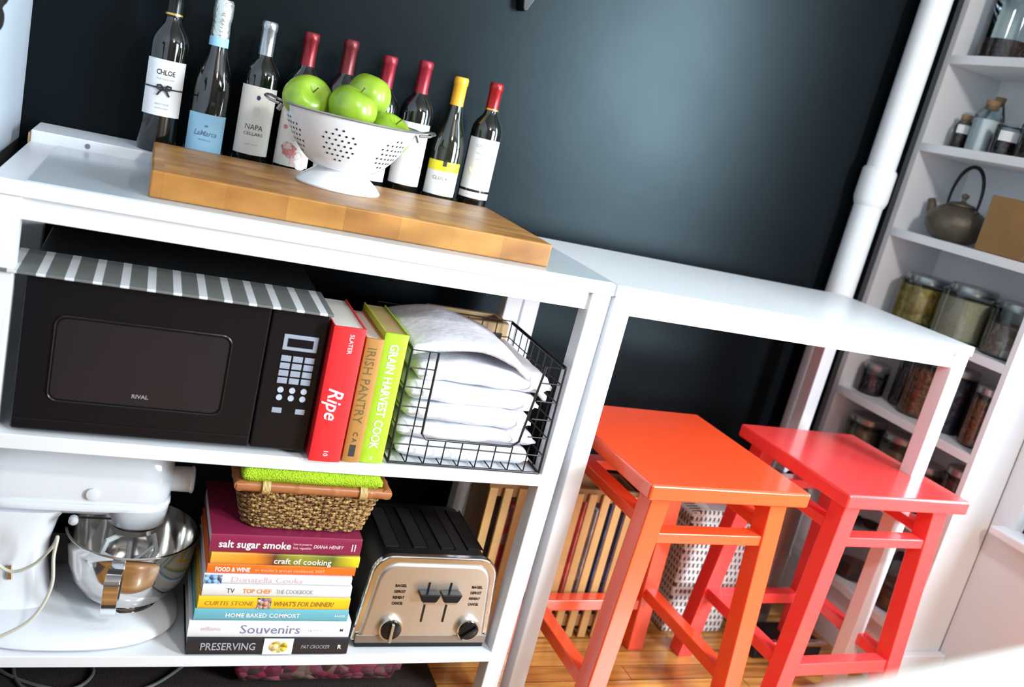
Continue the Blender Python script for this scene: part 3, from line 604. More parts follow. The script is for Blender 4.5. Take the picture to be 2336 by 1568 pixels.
# green towel lying in the basket
def slab(x0, x1, y0, y1, z0, z1, nx, ny, amp, seed, round_=.3, droop=0, taper=None):
    """soft folded cloth: rounded, noise-displaced slab"""
    b = MB(); nz = 3; H_ = z1-z0
    def P(u, v, w):
        x = x0+(x1-x0)*u; y = y0+(y1-y0)*v
        e = min(u, 1-u)*(x1-x0); e2 = min(v, 1-v)*(y1-y0); rr = H_*round_+.004
        k = min(1, min(e, e2)/rr); kk = math.sqrt(max(0, 1-(1-k)**2))
        z = z0+H_/2+(w-.5)*H_*(.25+.75*kk)
        d = noise.noise_vector(Vector((x*9+seed, y*9, z*14)))*amp+noise.noise_vector(Vector((x*28+seed, y*28, z*40)))*amp*.35
        z -= droop*((u-.5)**2*4)*w
        return Vector((x, y, z))+Vector((d.x, d.y, d.z*.6))
    b.grid(lambda u, v: P(u, v, 1), nx, ny); b.grid(lambda u, v: P(u, v, 0), nx, ny)
    for v in (0, 1): b.grid(lambda u, w: P(u, v, w), nx, nz)
    for u in (0, 1): b.grid(lambda v, w: P(u, v, w), ny, nz)
    return b
def mat_knit(name, col):
    m, nt, b = nodes_mat(name); L = nt.links; tc = nt.nodes.new('ShaderNodeTexCoord')
    v = nt.nodes.new('ShaderNodeTexVoronoi'); v.inputs['Scale'].default_value = 380; L.new(tc.outputs['Object'], v.inputs['Vector'])
    r = ramp(nt, [(0, col), (.8, tuple(c*.45 for c in col))]); L.new(v.outputs['Distance'], r.inputs[0]); L.new(r.outputs[0], b.inputs['Base Color']); b.inputs['Roughness'].default_value = .85
    bp = nt.nodes.new('ShaderNodeBump'); bp.inputs['Distance'].default_value = .0015; bp.invert = True; L.new(v.outputs['Distance'], bp.inputs['Height']); L.new(bp.outputs[0], b.inputs['Normal'])
    return m
b = slab(.436, .690, .0, .185, zr+.007, zr+.040, 40, 16, .005, 3.1, .4, droop=-.002)
b.o = Vector((.56, .1, zr+.007)); gt = b.build('green_cloth', mat_knit('lime_waffle_cotton', (.50, .78, .01)), None, angle=180); gt.location = b.o; tag(gt, 'lime green waffle cloth folded over the rim of the wicker basket', 'cloth')

# ================================================================== TOASTER
tx0, tx1, ty0, ty1, tz0, tz1 = .706, 1.002, .022, .275, SH2+.001, .285
o = ((tx0+tx1)/2, .15, tz0); ts = thing('toaster', 'four slot toaster with steel front and black top on the lower shelf', 'toaster', o)
def tprof(i0, zb=0, k=1):
    x0, x1, z0, z1 = tx0+i0, tx1-i0, tz0+.012+zb, tz1-i0
    P = [(x0-.002, z0), (x1+.002, z0)]
    for i in range(9): a = radians(90*i/8); P.append((x1-.012-.042+.042*cos(a), z1-.050+.050*sin(a)))
    for i in range(9): a = radians(90+90*i/8); P.append((x0+.012+.042+.042*cos(a), z1-.050+.050*sin(a)))
    return P
b = MB(o); b.prism(tprof(.006), ty0+.02, ty1); b.build('body', BLKM, ts, .004)
b = MB(o); b.prism(tprof(.0), ty0+.006, ty0+.024); b.build('front_bezel', CHROME, ts, .005, seg=3)
b = MB(o); b.prism(tprof(.012, .004), ty0, ty0+.018); b.build('front_panel', STEEL, ts, .010, seg=4)
b = MB(o); b.box(tx0+.008, tx1-.008, ty0+.002, ty1-.01, tz0, tz0+.0125); b.build('base', BLKM, ts, .002)
b = MB(o); b.box(tx0+.006, tx1-.006, ty0-.001, ty0+.004, tz0+.012, tz0+.030); b.build('crumb_tray_strip', mat('dull_steel', (.30, .27, .24), .4, .8, rvar=.05), ts, .001)
for i, x in enumerate((.752, .812, .872, .932)):
    b = MB(o); b.box(x, x+.030, ty0+.055, ty1-.03, tz1-.0065, tz1-.0040); b.build('slot', mat('slot_black', (.002, .002, .002), .7, var=.1), ts)
    b = MB(o)
    for q in (x-.001, x+.031): b.tube([(q, ty0+.05, tz1-.004), (q, ty1-.025, tz1-.004)], .0016, 6)
    b.build('slot_edge', BLKM, ts)
for x in (.842, .889):
    b = MB(o); b.box(x-.0022, x+.0022, ty0-.0008, ty0+.002, .140, .232); b.build('lever_slot', BLKM, ts)
    b = MB(o); P = [(-.023, .010), (.023, .010), (.016, -.006), (.010, -.009), (-.010, -.009), (-.016, -.006)]
    b.prism([(x+p_, .205+q) for p_, q in P], ty0-.022, ty0-.001); lv = b.build('lever', BLK, ts, .003)
    b = MB(o); b.box(x-.013, x+.013, ty0-.024, ty0-.020, .1955, .1995); b.build('lever_trim', CHROME, lv, .001)
for x, tn in ((.779, 0), (.948, -.9)):
    b = MB(o); b.lathe([(0, .001), (.025, .001), (.026, -.006), (.0245, -.010), (0, -.010)], (x, ty0, .126), 32, 'y', close=False); kn = b.build('knob', CHROME, ts)
    b = MB(o); b.lathe([(.021, -.010), (.021, -.013), (.018, -.014), (0, -.014)], (x, ty0, .126), 28, 'y', close=False); b.build('knob_cap', BLK, kn)
    b = MB(o); b.bar((x-.019*sin(tn), ty0-.016, .126+.018*cos(tn)), (x+.022*sin(tn), ty0-.016, .126-.024*cos(tn)), .006, .008); b.build('knob_grip', STEEL if tn == 0 else BLK, kn, .001)
for x, c in ((.783, 1), (.948, 1)):
    for k in range(4):
        text(ts, ('BAGEL', 'DEFROST', 'REHEAT', 'CANCEL')[k], (x, ty0-.0004, .223-k*.0135), *TX, .006, BLK, .024, org=o, bold=.03)

# ================================================================== STAND MIXER
o = (.10, .17, SH2); mxr = thing('stand_mixer', 'white stand mixer with polished steel bowl on the lower shelf', 'mixer', o)
yc = .165
def rr_loop(x0, x1, y, hw, z, n=40, e=.55):
    return [(.5*(x0+x1)+math.copysign(abs(cos(a))**e, cos(a))*.5*(x1-x0), y+math.copysign(abs(sin(a))**e, sin(a))*hw, z) for a in [2*pi*i/n for i in range(n)]]
def loft(b, loops):
    n = len(loops[0]); vs = [p_ for l in loops for p_ in l]; fs = [(j*n+i, j*n+(i+1) % n, (j+1)*n+(i+1) % n, (j+1)*n+i) for j in range(len(loops)-1) for i in range(n)]
    fs += [tuple(range(n))[::-1], tuple((len(loops)-1)*n+i for i in range(n))]; b.add(vs, fs)
b = MB(o); zb = SH2+.001
loft(b, [rr_loop(-.012, .372, yc-.012, .140, zb, e=.8), rr_loop(-.020, .378, yc-.012, .146, zb+.008, e=.8), rr_loop(-.018, .372, yc-.012, .140, zb+.018, e=.8), rr_loop(-.005, .345, yc-.008, .118, zb+.026, e=.8), rr_loop(.0, .30, yc, .075, zb+.032, e=.8)])
b.build('base', MIXW, mxr, angle=60)
b = MB(o)
loft(b, [rr_loop(-.025, .150, yc, .075, zb+.02), rr_loop(-.022, .140, yc, .062, zb+.05), rr_loop(-.02, .132, yc, .054, zb+.10), rr_loop(-.02, .134, yc, .053, zb+.15), rr_loop(-.022, .145, yc, .056, zb+.20), rr_loop(-.022, .16, yc, .058, .30)])
b.build('pedestal', MIXW, mxr, angle=60)
b = MB(o); loops = []
for x, ry, rz, zc in ((-.028, .030, .035, .355), (-.024, .050, .055, .358), (-.005, .060, .072, .360), (.04, .064, .078, .362), (.20, .064, .078, .362), (.27, .062, .076, .362), (.305, .056, .068, .360), (.322, .046, .055, .362), (.330, .030, .035, .366)):
    loops.append([(x, yc+math.copysign(abs(cos(a))**.75, cos(a))*ry, zc+math.copysign(abs(sin(a))**.8, sin(a))*rz) for a in [2*pi*i/40 for i in range(40)]])
n = 40; vs = [p_ for l in loops for p_ in l]; fs = [(j*n+i, j*n+(i+1) % n, (j+1)*n+(i+1) % n, (j+1)*n+i) for j in range(len(loops)-1) for i in range(n)]+[tuple(range(n)), tuple((len(loops)-1)*n+i for i in range(n))]
b.add(vs, fs); b.build('motor_head', MIXW, mxr, angle=60)
b = MB(o); loft(b, [rr_loop(-.020, .330, yc, .0665, .312, e=.6), rr_loop(-.022, .333, yc, .068, .316, e=.6), rr_loop(-.022, .333, yc, .068, .322, e=.6), rr_loop(-.020, .330, yc, .0665, .326, e=.6)]); b.build('trim_band', MIXW, mxr, angle=60)
b = MB(o); loft(b, [rr_loop(.235, .318, yc, .040, .262, e=.9), rr_loop(.222, .328, yc, .050, .272, e=.9), rr_loop(.215, .331, yc, .060, .300, e=.8), rr_loop(.21, .331, yc, .064, .313, e=.7)]); b.build('gear_housing', MIXW, mxr, angle=60)
b = MB(o); b.lathe([(0, .355), (.024, .360), (.024, .362), (.023, .325), (0, .320)], (0, yc, .362), 28, 'x', close=False); b.v = []; b.f = []
b.lathe([(0, .310), (.024, .310), (.0245, .362), (.0262, .364), (.0262, .368), (.023, .370), (0, .370)], (0, yc-.01, .362), 28, 'x', close=False); b.build('attachment_hub', MIXW, mxr)
b = MB(o); b.lathe([(0, -.001), (.0115, -.001), (.0115, -.004), (.009, -.005), (0, -.005)], (.196, yc-.0655, .348), 24, 'y', close=False); b.build('lock_screw', MIXW, mxr)
b = MB(o); b.lathe([(0, 0), (.008, 0), (.0085, -.010), (.004, -.016), (0, -.017)], (.170, yc-.066, .297), 20, 'y', close=False); b.build('speed_lever_knob', mat('grey_knob', (.50, .52, .56), .3, rvar=.05), mxr)
b = MB(o); b.box(.178, .232, yc-.0690, yc-.066, .300, .3025); b.build('lever_slot', BLKM, mxr)
b = MB(o); b.lathe([(.044, .262), (.044, .252), (.030, .248), (.0, .248)], (.276, yc, 0), 28, close=False); b.build('planetary_ring', STEEL, mxr)
bcx, bcy = .276, .150
b = MB(o); zb2 = zb+.036
pr = [(0, zb2-.004), (.045, zb2-.004), (.068, zb2+.006), (.092, zb2+.026), (.109, zb2+.054), (.118, zb2+.085), (.122, zb2+.120), (.1235, .253), (.1265, .256), (.1265, .2575), (.1215, .2575), (.120, zb2+.120), (.116, zb2+.087), (.107, zb2+.056), (.090, zb2+.028), (.066, zb2+.008), (.04, zb2-.001), (0, zb2-.001)]
b.lathe([(r_*.95, z_) for r_, z_ in pr], (bcx, bcy, 0), 56, close=False); bw = b.build('bowl', BOWLM, mxr, angle=50)
b = MB(o); b.lathe([(.058, zb+.026), (.060, zb+.030), (.050, zb2-.004), (.050, zb2+.002)], (bcx, bcy, 0), 40, close=False); b.build('bowl_foot', CHROME, bw)
hx = bcx-.028
b = MB(o); pts = [(hx+.004, bcy-.112, .232), (hx, bcy-.138, .236), (hx-.002, bcy-.152, .225), (hx-.002, bcy-.148, .190), (hx-.001, bcy-.128, .150), (hx, bcy-.098, .128)]
for i in range(len(pts)-1): b.bar(pts[i], pts[i+1], .026, .005, (0, 0, 1) if i == 0 else (0, 1, 0))
b.v = []; b.f = []
sm = []
for i in range(21):
    t_ = i/20*(len(pts)-1); j = min(int(t_), len(pts)-2); f = t_-j; sm.append(Vector(pts[j]).lerp(Vector(pts[j+1]), f))
for k in range(3): sm = [sm[0]]+[(sm[i-1]+sm[i]*2+sm[i+1])/4 for i in range(1, 20)]+[sm[-1]]
A = []; 
for i, q in enumerate(sm):
    t_ = (sm[min(i+1, 20)]-sm[max(i-1, 0)]).normalized(); nn = t_.cross(Vector((1, 0, 0))).normalized(); A += [q+Vector((s*.013, 0, 0))+nn*d for s, d in ((-1, -.0025), (1, -.0025), (1, .0025), (-1, .0025))]
fs = [(j*4+i, j*4+(i+1) % 4, (j+1)*4+(i+1) % 4, (j+1)*4+i) for j in range(20) for i in range(4)]+[(3, 2, 1, 0), (80, 81, 82, 83)]
b.add(A, fs); b.build('bowl_handle', CHROME, bw, .001)
b = MB(o); bz = .252; fr = []
F = [(.0, .0), (-.045, -.018), (-.058, -.06), (-.045, -.105), (-.005, -.125), (.04, -.105), (.056, -.06), (.045, -.018), (0, 0)]
S3 = lambda x, z: (.272+x*.9, yc-.015+x*.35, bz+z*.9)
b.tube([S3(*q) for q in F], .0055, 8); b.tube([S3(0, 0), S3(0, -.125)], .005, 8); b.tube([S3(-.053, -.045), S3(-.0, -.085)], .0035, 8); b.tube([S3(.053, -.045), S3(.0, -.085)], .0035, 8); b.tube([S3(0, .0), S3(0, .02)], .010, 12)
b.build('flat_beater', mat('beater_white', (.60, .64, .66), .3, rvar=.05), mxr)
b = MB(o); b.bar((.075, yc-.0565, .195), (.078, yc-.0585, .165), .010, .006); b.build('head_latch', CHROME, mxr, .002)
# cable
def spline(pts, n=12):
    P = [Vector(p_) for p_ in pts]; out = []
    for i in range(len(P)-1):
        p0 = P[max(i-1, 0)]; p1 = P[i]; p2 = P[i+1]; p3 = P[min(i+2, len(P)-1)]
        for k in range(n):
            t_ = k/n; out.append(.5*((2*p1)+(-p0+p2)*t_+(2*p0-5*p1+4*p2-p3)*t_*t_+(-p0+3*p1-3*p2+p3)*t_**3))
    return out+[P[-1]]
o2 = (.05, .05, SH2); b = MB(o2)
pts = [(-.02, .20, .30), (.022, .085, .285), (.050, .080, .225), (.080, .085, .195), (.115, .075, .215), (.142, .055, .262), (.150, .035, .295), (.148, .028, .26), (.150, .024, .20), (.125, .012, .145), (.07, .008, .108), (.045, .02, .100), (.0, .05, .098)]
b.tube(spline(pts), .0030, 7); cb = b.build('power_cord', mat('cream_cord', (.60, .58, .48), .5, var=.05), None); cb.location = o2; tag(cb, 'cream power cord looped in front of the stand mixer', 'cord')
b = MB(o2); b.tube(spline([(-.02, .03, .135), (.03, .02, .150), (.075, .03, .170), (.10, .05, .198)]), .003, 7); b.v = []; b.f = []

# ================================================================== WIRE BASKET + CLOTHS
wx0, wx1, wy0, wy1, wz0, wz1 = .693, 1.008, .004, .315, SH1+.003, .722
o = (.85, .16, SH1); wb = thing('wire_basket', 'black wire basket with cut-out front holding folded white cloths', 'basket', o)
def wires(name, segs, r=.0014):
    b = MB(o)
    for s_ in segs: b.tube(s_, r, 6)
    return b.build(name, WIRE, wb)
n = 9; sp = (wx1-wx0)/n
cutl, cutr, cutz = wx0+.052, wx1-.062, .550
seg = []
for i in range(n+1):
    x = wx0+i*sp; top = wz1 if (x <= cutl+.004 or x >= cutr+.03) else cutz
    seg.append([(x, wy0, wz0), (x, wy0, top)])
for k in range(6):
    z = wz0+.038*k
    if z < cutz: seg.append([(wx0, wy0, z), (wx1, wy0, z)])
    else: seg.append([(wx0, wy0, z), (cutl, wy0, z)]); seg.append([(cutr+.018, wy0, z), (wx1, wy0, z)])
wires('front_panel', seg)
b = MB(o); fr = [(wx0, wy0, wz0), (wx0, wy0, wz1), (cutl, wy0, wz1), (cutl+.002, wy0, cutz+.01), (cutl+.012, wy0, cutz), (cutr-.012, wy0, cutz), (cutr+.002, wy0, cutz+.012), (cutr+.020, wy0, wz1), (wx1, wy0, wz1), (wx1, wy0, wz0)]
b.tube(fr, .0026, 8); b.tube([(wx0, wy0, wz0), (wx1, wy0, wz0)], .0026, 8); b.build('front_frame', WIRE, wb)
for x, nm in ((wx0, 'side_panel'), (wx1, 'side_panel')):
    seg = [[(x, wy0+i*.0345, wz0), (x, wy0+i*.0345, wz1)] for i in range(10)]+[[(x, wy0, wz0+.038*k), (x, wy1, wz0+.038*k)] for k in range(7)]; wires(nm, seg)
    b = MB(o); b.tube([(x, wy0, wz1), (x, wy1, wz1)], .0026, 8); b.tube([(x, wy0, wz0), (x, wy1, wz0)], .0026, 8); b.build('side_frame', WIRE, wb)
seg = [[(wx0+i*sp, wy1, wz0), (wx0+i*sp, wy1, wz1)] for i in range(n+1)]+[[(wx0, wy1, wz0+.038*k), (wx1, wy1, wz0+.038*k)] for k in range(7)]; wires('back_panel', seg)
seg = [[(wx0+i*sp, wy0, wz0), (wx0+i*sp, wy1, wz0)] for i in range(n+1)]+[[(wx0, wy0+i*.062, wz0), (wx1, wy0+i*.062, wz0)] for i in range(6)]; wires('bottom_panel', seg)
CL = mat('white_cotton', (.80, .81, .88), .85, var=.05, vscale=40, bump=.5, bscale=60)
CLG = mat('white_cotton_grey', (.70, .70, .76), .85, var=.06, vscale=40, bump=.5, bscale=60)
cl = [(.715, .985, .018, .27, SH1+.006, .040, CL, 'white folded cloth at the bottom of the wire basket'), (.702, .992, .022, .28, SH1+.046, .036, CLG, 'greyish white folded cloth second from the bottom in the wire basket'), (.712, .975, .016, .28, SH1+.082, .040, CL, 'white folded cloth third from the bottom in the wire basket'),
      (.706, .985, .020, .28, SH1+.122, .040, CL, 'white folded cloth bulging in the middle of the basket pile'), (.712, .995, .020, .29, SH1+.162, .042, CL, 'white folded cloth second from the top, edge poking out right'), ]
for i, (x0, x1, y0, y1, z0, h_, m_, lb) in enumerate(cl):
    b = slab(x0, x1, y0, y1, z0, z0+h_-.003, 34, 18, .010, 10+i*3.7, .5, droop=.004); b.o = Vector(((x0+x1)/2, .15, z0)); c_ = b.build('folded_cloth', m_, None, angle=180); c_.location = b.o; tag(c_, lb, 'cloth', 'folded white cloths in the wire basket')
# domed cloth draped over the pile
b = MB((.84, .15, SH1+.2))
def dome(u, v, k):
    x = .700+.290*u; y = .022+.26*v; du = (u-.36)
    z = SH1+.196+.062*max(0, 1-(du/.66)**2*1.15)*(1-(v-.5)**2*.9)-(.035*max(0, u-.72)/.28)-.012*k
    d = noise.noise_vector(Vector((x*11, y*11, 4.2)))*.010
    return (x+d.x*.5, y+d.y*.6, z+d.z*.7)
b.grid(lambda u, v: dome(u, v, 0), 40, 20); b.grid(lambda u, v: dome(u, v, 1.2), 40, 20)
for v in (0, 1): b.grid(lambda u, k: dome(u, v, 1.2*k), 40, 1)
for u in (0, 1): b.grid(lambda v, k: dome(u, v, 1.2*k), 20, 1)
c_ = b.build('folded_cloth', CLG, None, angle=180); c_.location = (.84, .15, SH1+.2); tag(c_, 'rumpled white cloth domed over the top of the basket pile', 'cloth', 'folded white cloths in the wire basket')
# wooden tray box behind
o = (.92, .36, SH1+.0); bx = thing('wooden_box', 'light wooden box with black label plates standing behind the wire basket', 'box', o)
BWD = mat('light_bamboo', (.50, .33, .15), .5, var=.15, vscale=25)
b = MB(o); b.box(.835, 1.012, .335, .347, SH1, .712); b.box(.835, 1.012, .415, .427, SH1, .712); b.box(.835, .845, .347, .415, SH1, .712); b.box(1.002, 1.012, .347, .415, SH1, .712); b.box(.845, 1.002, .347, .415, SH1, SH1+.01); b.build('box_body', BWD, bx, .002)
for x in (.845, .930): b = MB(o); b.box(x, x+.068, .331, .335, .668, .690); b.build('label_plate', BLKM, bx, .001)
b = MB((.845, .338, .712)); b.box(.842, .852, .332, .342, .7125, .730); b.build('price_tag', PAPER, bx).location = (.845-.92, .338-.36, .712-SH1)

# ================================================================== STOOLS
def stool(x0, x1, y0, y1, rot, m, label, zf=.192, zr_=.175, zs_=.197):
    cxs, cys = (x0+x1)/2, (y0+y1)/2; W_, D_ = x1-x0, y1-y0
    t = thing('stool', label, 'stool', (cxs, cys, FZ), (0, 0, rot), 'red wooden stools under the table')
    hw, hd = W_/2, D_/2; ST = .565-FZ
    b = MB(); b.box(-hw, hw, -hd, hd, ST-.034, ST); b.build('seat', m, t, .006, seg=4)
    lw = .046
    def legp(sx, sy, z):
        k = 1-(z/(ST-.034)); return Vector((sx*(hw-.052+.040*k), sy*(hd-.050+.018*k), z))
    for sx in (-1, 1):
        for sy in (-1, 1):
            A, Bq = [], []
            for ax, ay in ((-1, -1), (1, -1), (1, 1), (-1, 1)):
                p_ = legp(sx, sy, 0); A.append((p_.x+ax*lw/2, p_.y+ay*lw/2, 0)); q = legp(sx, sy, ST-.034); Bq.append((q.x+ax*lw/2, q.y+ay*lw/2, ST-.0345))
            b = MB(); b.hexa(A, Bq); b.build('leg', m, t, .003)
    def rail(a, c, z, h_, th, nm, dz=0):
        p_, q = legp(*a, z), legp(*c, z+dz); d = (q-p_).normalized(); b = MB(); b.bar(p_+d*.020, q-d*.020, th, h_, (0, 0, 1) if False else d.cross(Vector((0, 0, 1)))) ; b.build(nm, m, t, .003)
    for a, c in (((-1, -1), (1, -1)), ((-1, 1), (1, 1))): rail(a, c, .522, .038, .024, 'upper_rail')
    for a, c in (((-1, -1), (-1, 1)), ((1, -1), (1, 1))): rail(a, c, .548, .038, .024, 'upper_rail')
    rail((-1, -1), (1, -1), zf, .034, .034, 'foot_rail'); rail((-1, 1), (1, 1), zr_, .036, .030, 'foot_rail')
    for a, c in (((-1, -1), (-1, 1)), ((1, -1), (1, 1))): rail(a, c, zs_, .034, .030, 'foot_rail')
    return t
stool(1.157, 1.558, -.155, .285, radians(2), RED1, 'orange-red wooden stool nearest the shelf table, left of the pair', .125, .135, .172)
stool(1.672, 2.052, -.130, .268, radians(2), RED2, 'pinkish red wooden stool under the table end, right of the pair')

# ================================================================== UNDER THE RIGHT TABLE
SL = mat('light_slat_wood', (.60, .35, .13), .45, var=.12, vscale=20); BW2 = mat('brown_slat_wood', (.28, .14, .05), .5, var=.15, vscale=20)
o = (1.24, .35, FZ); cr = thing('slatted_crate', 'light wooden slatted crate standing on the floor behind the left red stool', 'crate', o)
for i in range(11):
    x = 1.045+i*.0385; b = MB(o); b.box(x, x+.022, .290, .298, FZ+.002, .325); b.build('slat', SL, cr, .002)
for z in (FZ+.03, .300): b = MB(o); b.box(1.045, 1.462, .2985, .310, z, z+.035); b.build('rail', BW2, cr, .002)
b = MB(o); b.box(1.045, 1.055, .3105, .42, FZ, .33); b.build('end_panel', BW2, cr, .002); b = MB(o); b.box(1.452, 1.462, .3105, .42, FZ, .33); b.build('end_panel', BW2, cr, .002)
b = MB(o); b.box(1.0555, 1.4515, .3105, .42, FZ+.03, FZ+.04); b.build('bottom_board', BW2, cr)
b = MB(o); b.box(1.0555, 1.4515, .41, .42, FZ+.045, .33); b.build('back_board', BW2, cr)
mg = [(1.062, .05, .300, (.05, .05, .055), 'black magazine leaning inside the slatted crate'), (1.116, .055, .25, (.30, .02, .02), 'dark red packet inside the slatted crate'), (1.176, .06, .310, (.16, .28, .42), 'blue patterned packet inside the slatted crate'), (1.24, .05, .27, (.05, .05, .06), 'black packet in the middle of the slatted crate'),
      (1.295, .05, .300, (.60, .10, .10), 'red and white packet inside the slatted crate'), (1.35, .045, .27, (.30, .31, .34), 'grey packet inside the slatted crate'), (1.40, .045, .29, (.08, .14, .32), 'blue packet at the right end of the slatted crate')]
for i, (x, w_, zt, c, lb) in enumerate(mg):
    b = MB((x+w_/2, .36, FZ+.041)); b.box(x, x+w_, .316, .40, FZ+.041, zt); q = b.build('packet', mat_chunks('packet_print_%d' % i, [c, tuple(min(1, v*1.8+.03) for v in c), (.25, .24, .24) if i % 2 else c, c], 28), None, .004); q.location = b.o; tag(q, lb, 'packet', 'packets kept in the slatted crate')
# white woven basket
o = (1.77, .40, FZ); wk = thing('woven_basket', 'white woven lidded basket on the floor between the stools', 'basket', o)
def wloop(k, z, ins=0): return [(1.665-.012*k+ins, .315+ins, z), (1.86+.012*k-ins, .315+ins, z), (1.86+.012*k-ins, .455-ins, z), (1.665-.012*k+ins, .455-ins, z)]
b = MB(o); loft(b, [wloop(0, FZ+.002), wloop(1, .255)]); b.build('basket_body', WEAVE, wk, .006)
b = MB(o); loft(b, [wloop(1.4, .256), wloop(1.4, .275), wloop(-1, .292)]); b.build('lid', WEAVE, wk, .005)
# black/chrome item + grey pot
o = (1.97, .33, FZ); bs = thing('bathroom_scale', 'low black step with a chrome front bar on the floor behind the right stool', 'step', o)
bs.name = 'black_step'
b = MB(o); b.box(1.885, 2.12, .19, .30, FZ+.002, -.035); b.build('step_body', BLKM, bs, .008, seg=3)
b = MB(o); b.tube([(1.89, .186, -.030), (2.115, .186, -.030)], .010, 12); b.build('chrome_bar', CHROME, bs)
o = (1.985, .385, FZ); pt = thing('stockpot', 'dull grey lidded canister on the floor behind the right red stool', 'canister', o)
GP_ = mat('dull_zinc', (.30, .28, .28), .42, .4, var=.25, vscale=14, bump=.3, bscale=20)
pt.name = 'grey_canister'
b = MB(o); b.lathe([(0, FZ+.001), (.066, FZ+.001), (.069, FZ+.01), (.070, .15), (.073, .16), (.070, .17), (.070, .345), (0, .345)], (1.985, .385, 0), 36, close=False); b.build('canister_body', GP_, pt)
b = MB(o); b.lathe([(.073, .3455), (.073, .362), (.066, .374), (.02, .380), (.0, .380)], (1.985, .385, 0), 36, close=True); b.build('lid', GP_, pt)
b = MB(o); b.sphere((1.985, .385, .388), .011, 8); b.build('lid_knob', BLKM, pt)
# floor things below the left table
o = (.66, .30, FZ); FLM = mat_chunks('floral_print', [(.02, .012, .015), (.30, .02, .06), (.02, .012, .015), (.42, .08, .12), (.03, .015, .015), (.25, .14, .10)], 45, .8)
b = slab(.50, .86, .105, .33, FZ+.010, FZ+.105, 24, 16, .010, 5, .3); b.o = Vector(o); q = b.build('floral_bag', FLM, None, angle=180); q.location = o; tag(q, 'dark floral print bag lying on the floor under the shelf table', 'bag')
b = MB((.46, .2, FZ)); b.box(-.03, .95, -.06, .44, FZ+.0005, FZ+.006); q = b.build('floor_shade_sheet', mat('dark_brown_floor_shade', (.022, .014, .011), .9, var=.3, vscale=60, bump=.5, bscale=300), None, .002); q.location = b.o; tag(q, 'added dark brown sheet painting the shade on the floor under the left shelf table', 'shade sheet')  # added dark sheet puts the shelf's shade onto the floor as colour
zc = FZ+.0105; b = MB((.2, .3, FZ)); b.tube(spline([(.0, .25, zc), (.10, .15, zc), (.20, .11, zc), (.24, .17, zc), (.18, .25, zc), (.10, .21, zc), (.12, .12, zc), (.22, .08, zc), (.34, .11, zc), (.42, .19, zc)]), .0035, 7)
q = b.build('floor_cable', mat('grey_cable', (.12, .12, .12), .5, var=.1), None); q.location = (.2, .3, FZ); tag(q, 'dark grey cable coiled on the floor under the left table', 'cable')

# ================================================================== PANTRY CONTENTS
JG = GLASS; TIN = mat('jar_lid_tin', (.34, .38, .38), .3, .8, rvar=.08); CORK = mat('cork', (.30, .18, .09), .8, var=.3, vscale=200)
def jar(x, y, z, r, h, fill, fillh, label, cat='jar', lid='tin', neck=.8, group='glass jars in the pantry', name='glass_jar', sq=.92):
    t = thing(name, label, cat, (x, y, z+.0005), group=group)
    b = MB(); b.lathe([(0, .001), (r*.9, .001), (r, .006), (r, h*sq), (r*neck, h*.97), (r*neck, h)], n=32, close=False); b.build('glass_body', JG, t)
    if fill: b = MB(); b.lathe([(0, .004), (r*.88, .004), (r*.94, .009), (r*.94, min(fillh, h*sq)), (0, min(fillh, h*sq)+.003)], n=28, close=False); b.build('contents', fill, t)
    if lid == 'tin': b = MB(); b.lathe([(r*neck+.003, h-.012), (r*neck+.004, h-.008), (r*neck+.004, h+.006), (r*neck, h+.010), (0, h+.011)], n=32, close=False); b.build('lid', TIN, t)
    if lid == 'cork': b = MB(); b.lathe([(0, h-.012), (r*neck-.001, h-.012), (r*neck+.001, h+.012), (0, h+.012)], n=20, close=False); b.build('cork_stopper', CORK, t)
    return t
YP = mat_chunks('yellow_pasta', [(.45, .30, .05), (.30, .19, .03), (.52, .38, .10)], 70); GRA = mat('pale_grain', (.44, .38, .26), .8, var=.25, vscale=160, bump=.4, bscale=300); NUT = mat_chunks('mixed_nuts', [(.10, .05, .03), (.30, .20, .14), (.16, .08, .05), (.42, .34, .28)], 55)
DKB = mat_chunks('dark_beans', [(.02, .015, .02), (.07, .03, .03), (.03, .02, .03)], 80); ORB = mat_chunks('orange_lentils', [(.20, .07, .03), (.35, .12, .04), (.12, .06, .02)], 90); COF = mat_chunks('coffee_beans', [(.035, .015, .01), (.07, .03, .02), (.02, .01, .01)], 110); OLV = mat_chunks('olive_herbs', [(.14, .12, .08), (.24, .20, .12), (.08, .07, .05)], 40)
jar(2.305, .448, .868, .078, .128, YP, .105, 'squat glass jar of yellow pasta with metal lid at table height', neck=.74)
jar(2.295, .280, .868, .078, .140, GRA, .112, 'squat glass jar of pale grain, right of the pasta jar', neck=.74)
jar(2.300, .122, .868, .070, .135, NUT, .085, 'glass jar half full of nuts at the right end of its shelf', neck=.74)
vs_ = jar(2.300, .462, 1.604, .075, .19, COF, .055, 'large open glass jar with dark coffee beans at the bottom, top shelf', lid=None, neck=.9)
jar(2.285, .500, 1.362, .024, .085, COF, .045, 'small bottle with pale label, far left beside the white salt bottle', lid='cork', neck=.6, name='small_bottle', cat='bottle', sq=.75, group='corked bottles in the pantry')
t = jar(2.285, .428, 1.362, .036, .130, mat('white_salt', (.75, .77, .78), .7, var=.05), .090, 'corked glass bottle filled with white salt, tallest on its shelf', lid='cork', neck=.5, name='milk_bottle', cat='bottle', sq=.78, group='corked bottles in the pantry'); t.name = 'corked_bottle'
jar(2.345, .465, 1.362, .028, .150, None, 0, 'clear corked bottle behind the white salt bottle', lid='cork', neck=.5, name='small_bottle', cat='bottle', sq=.7, group='corked bottles in the pantry')
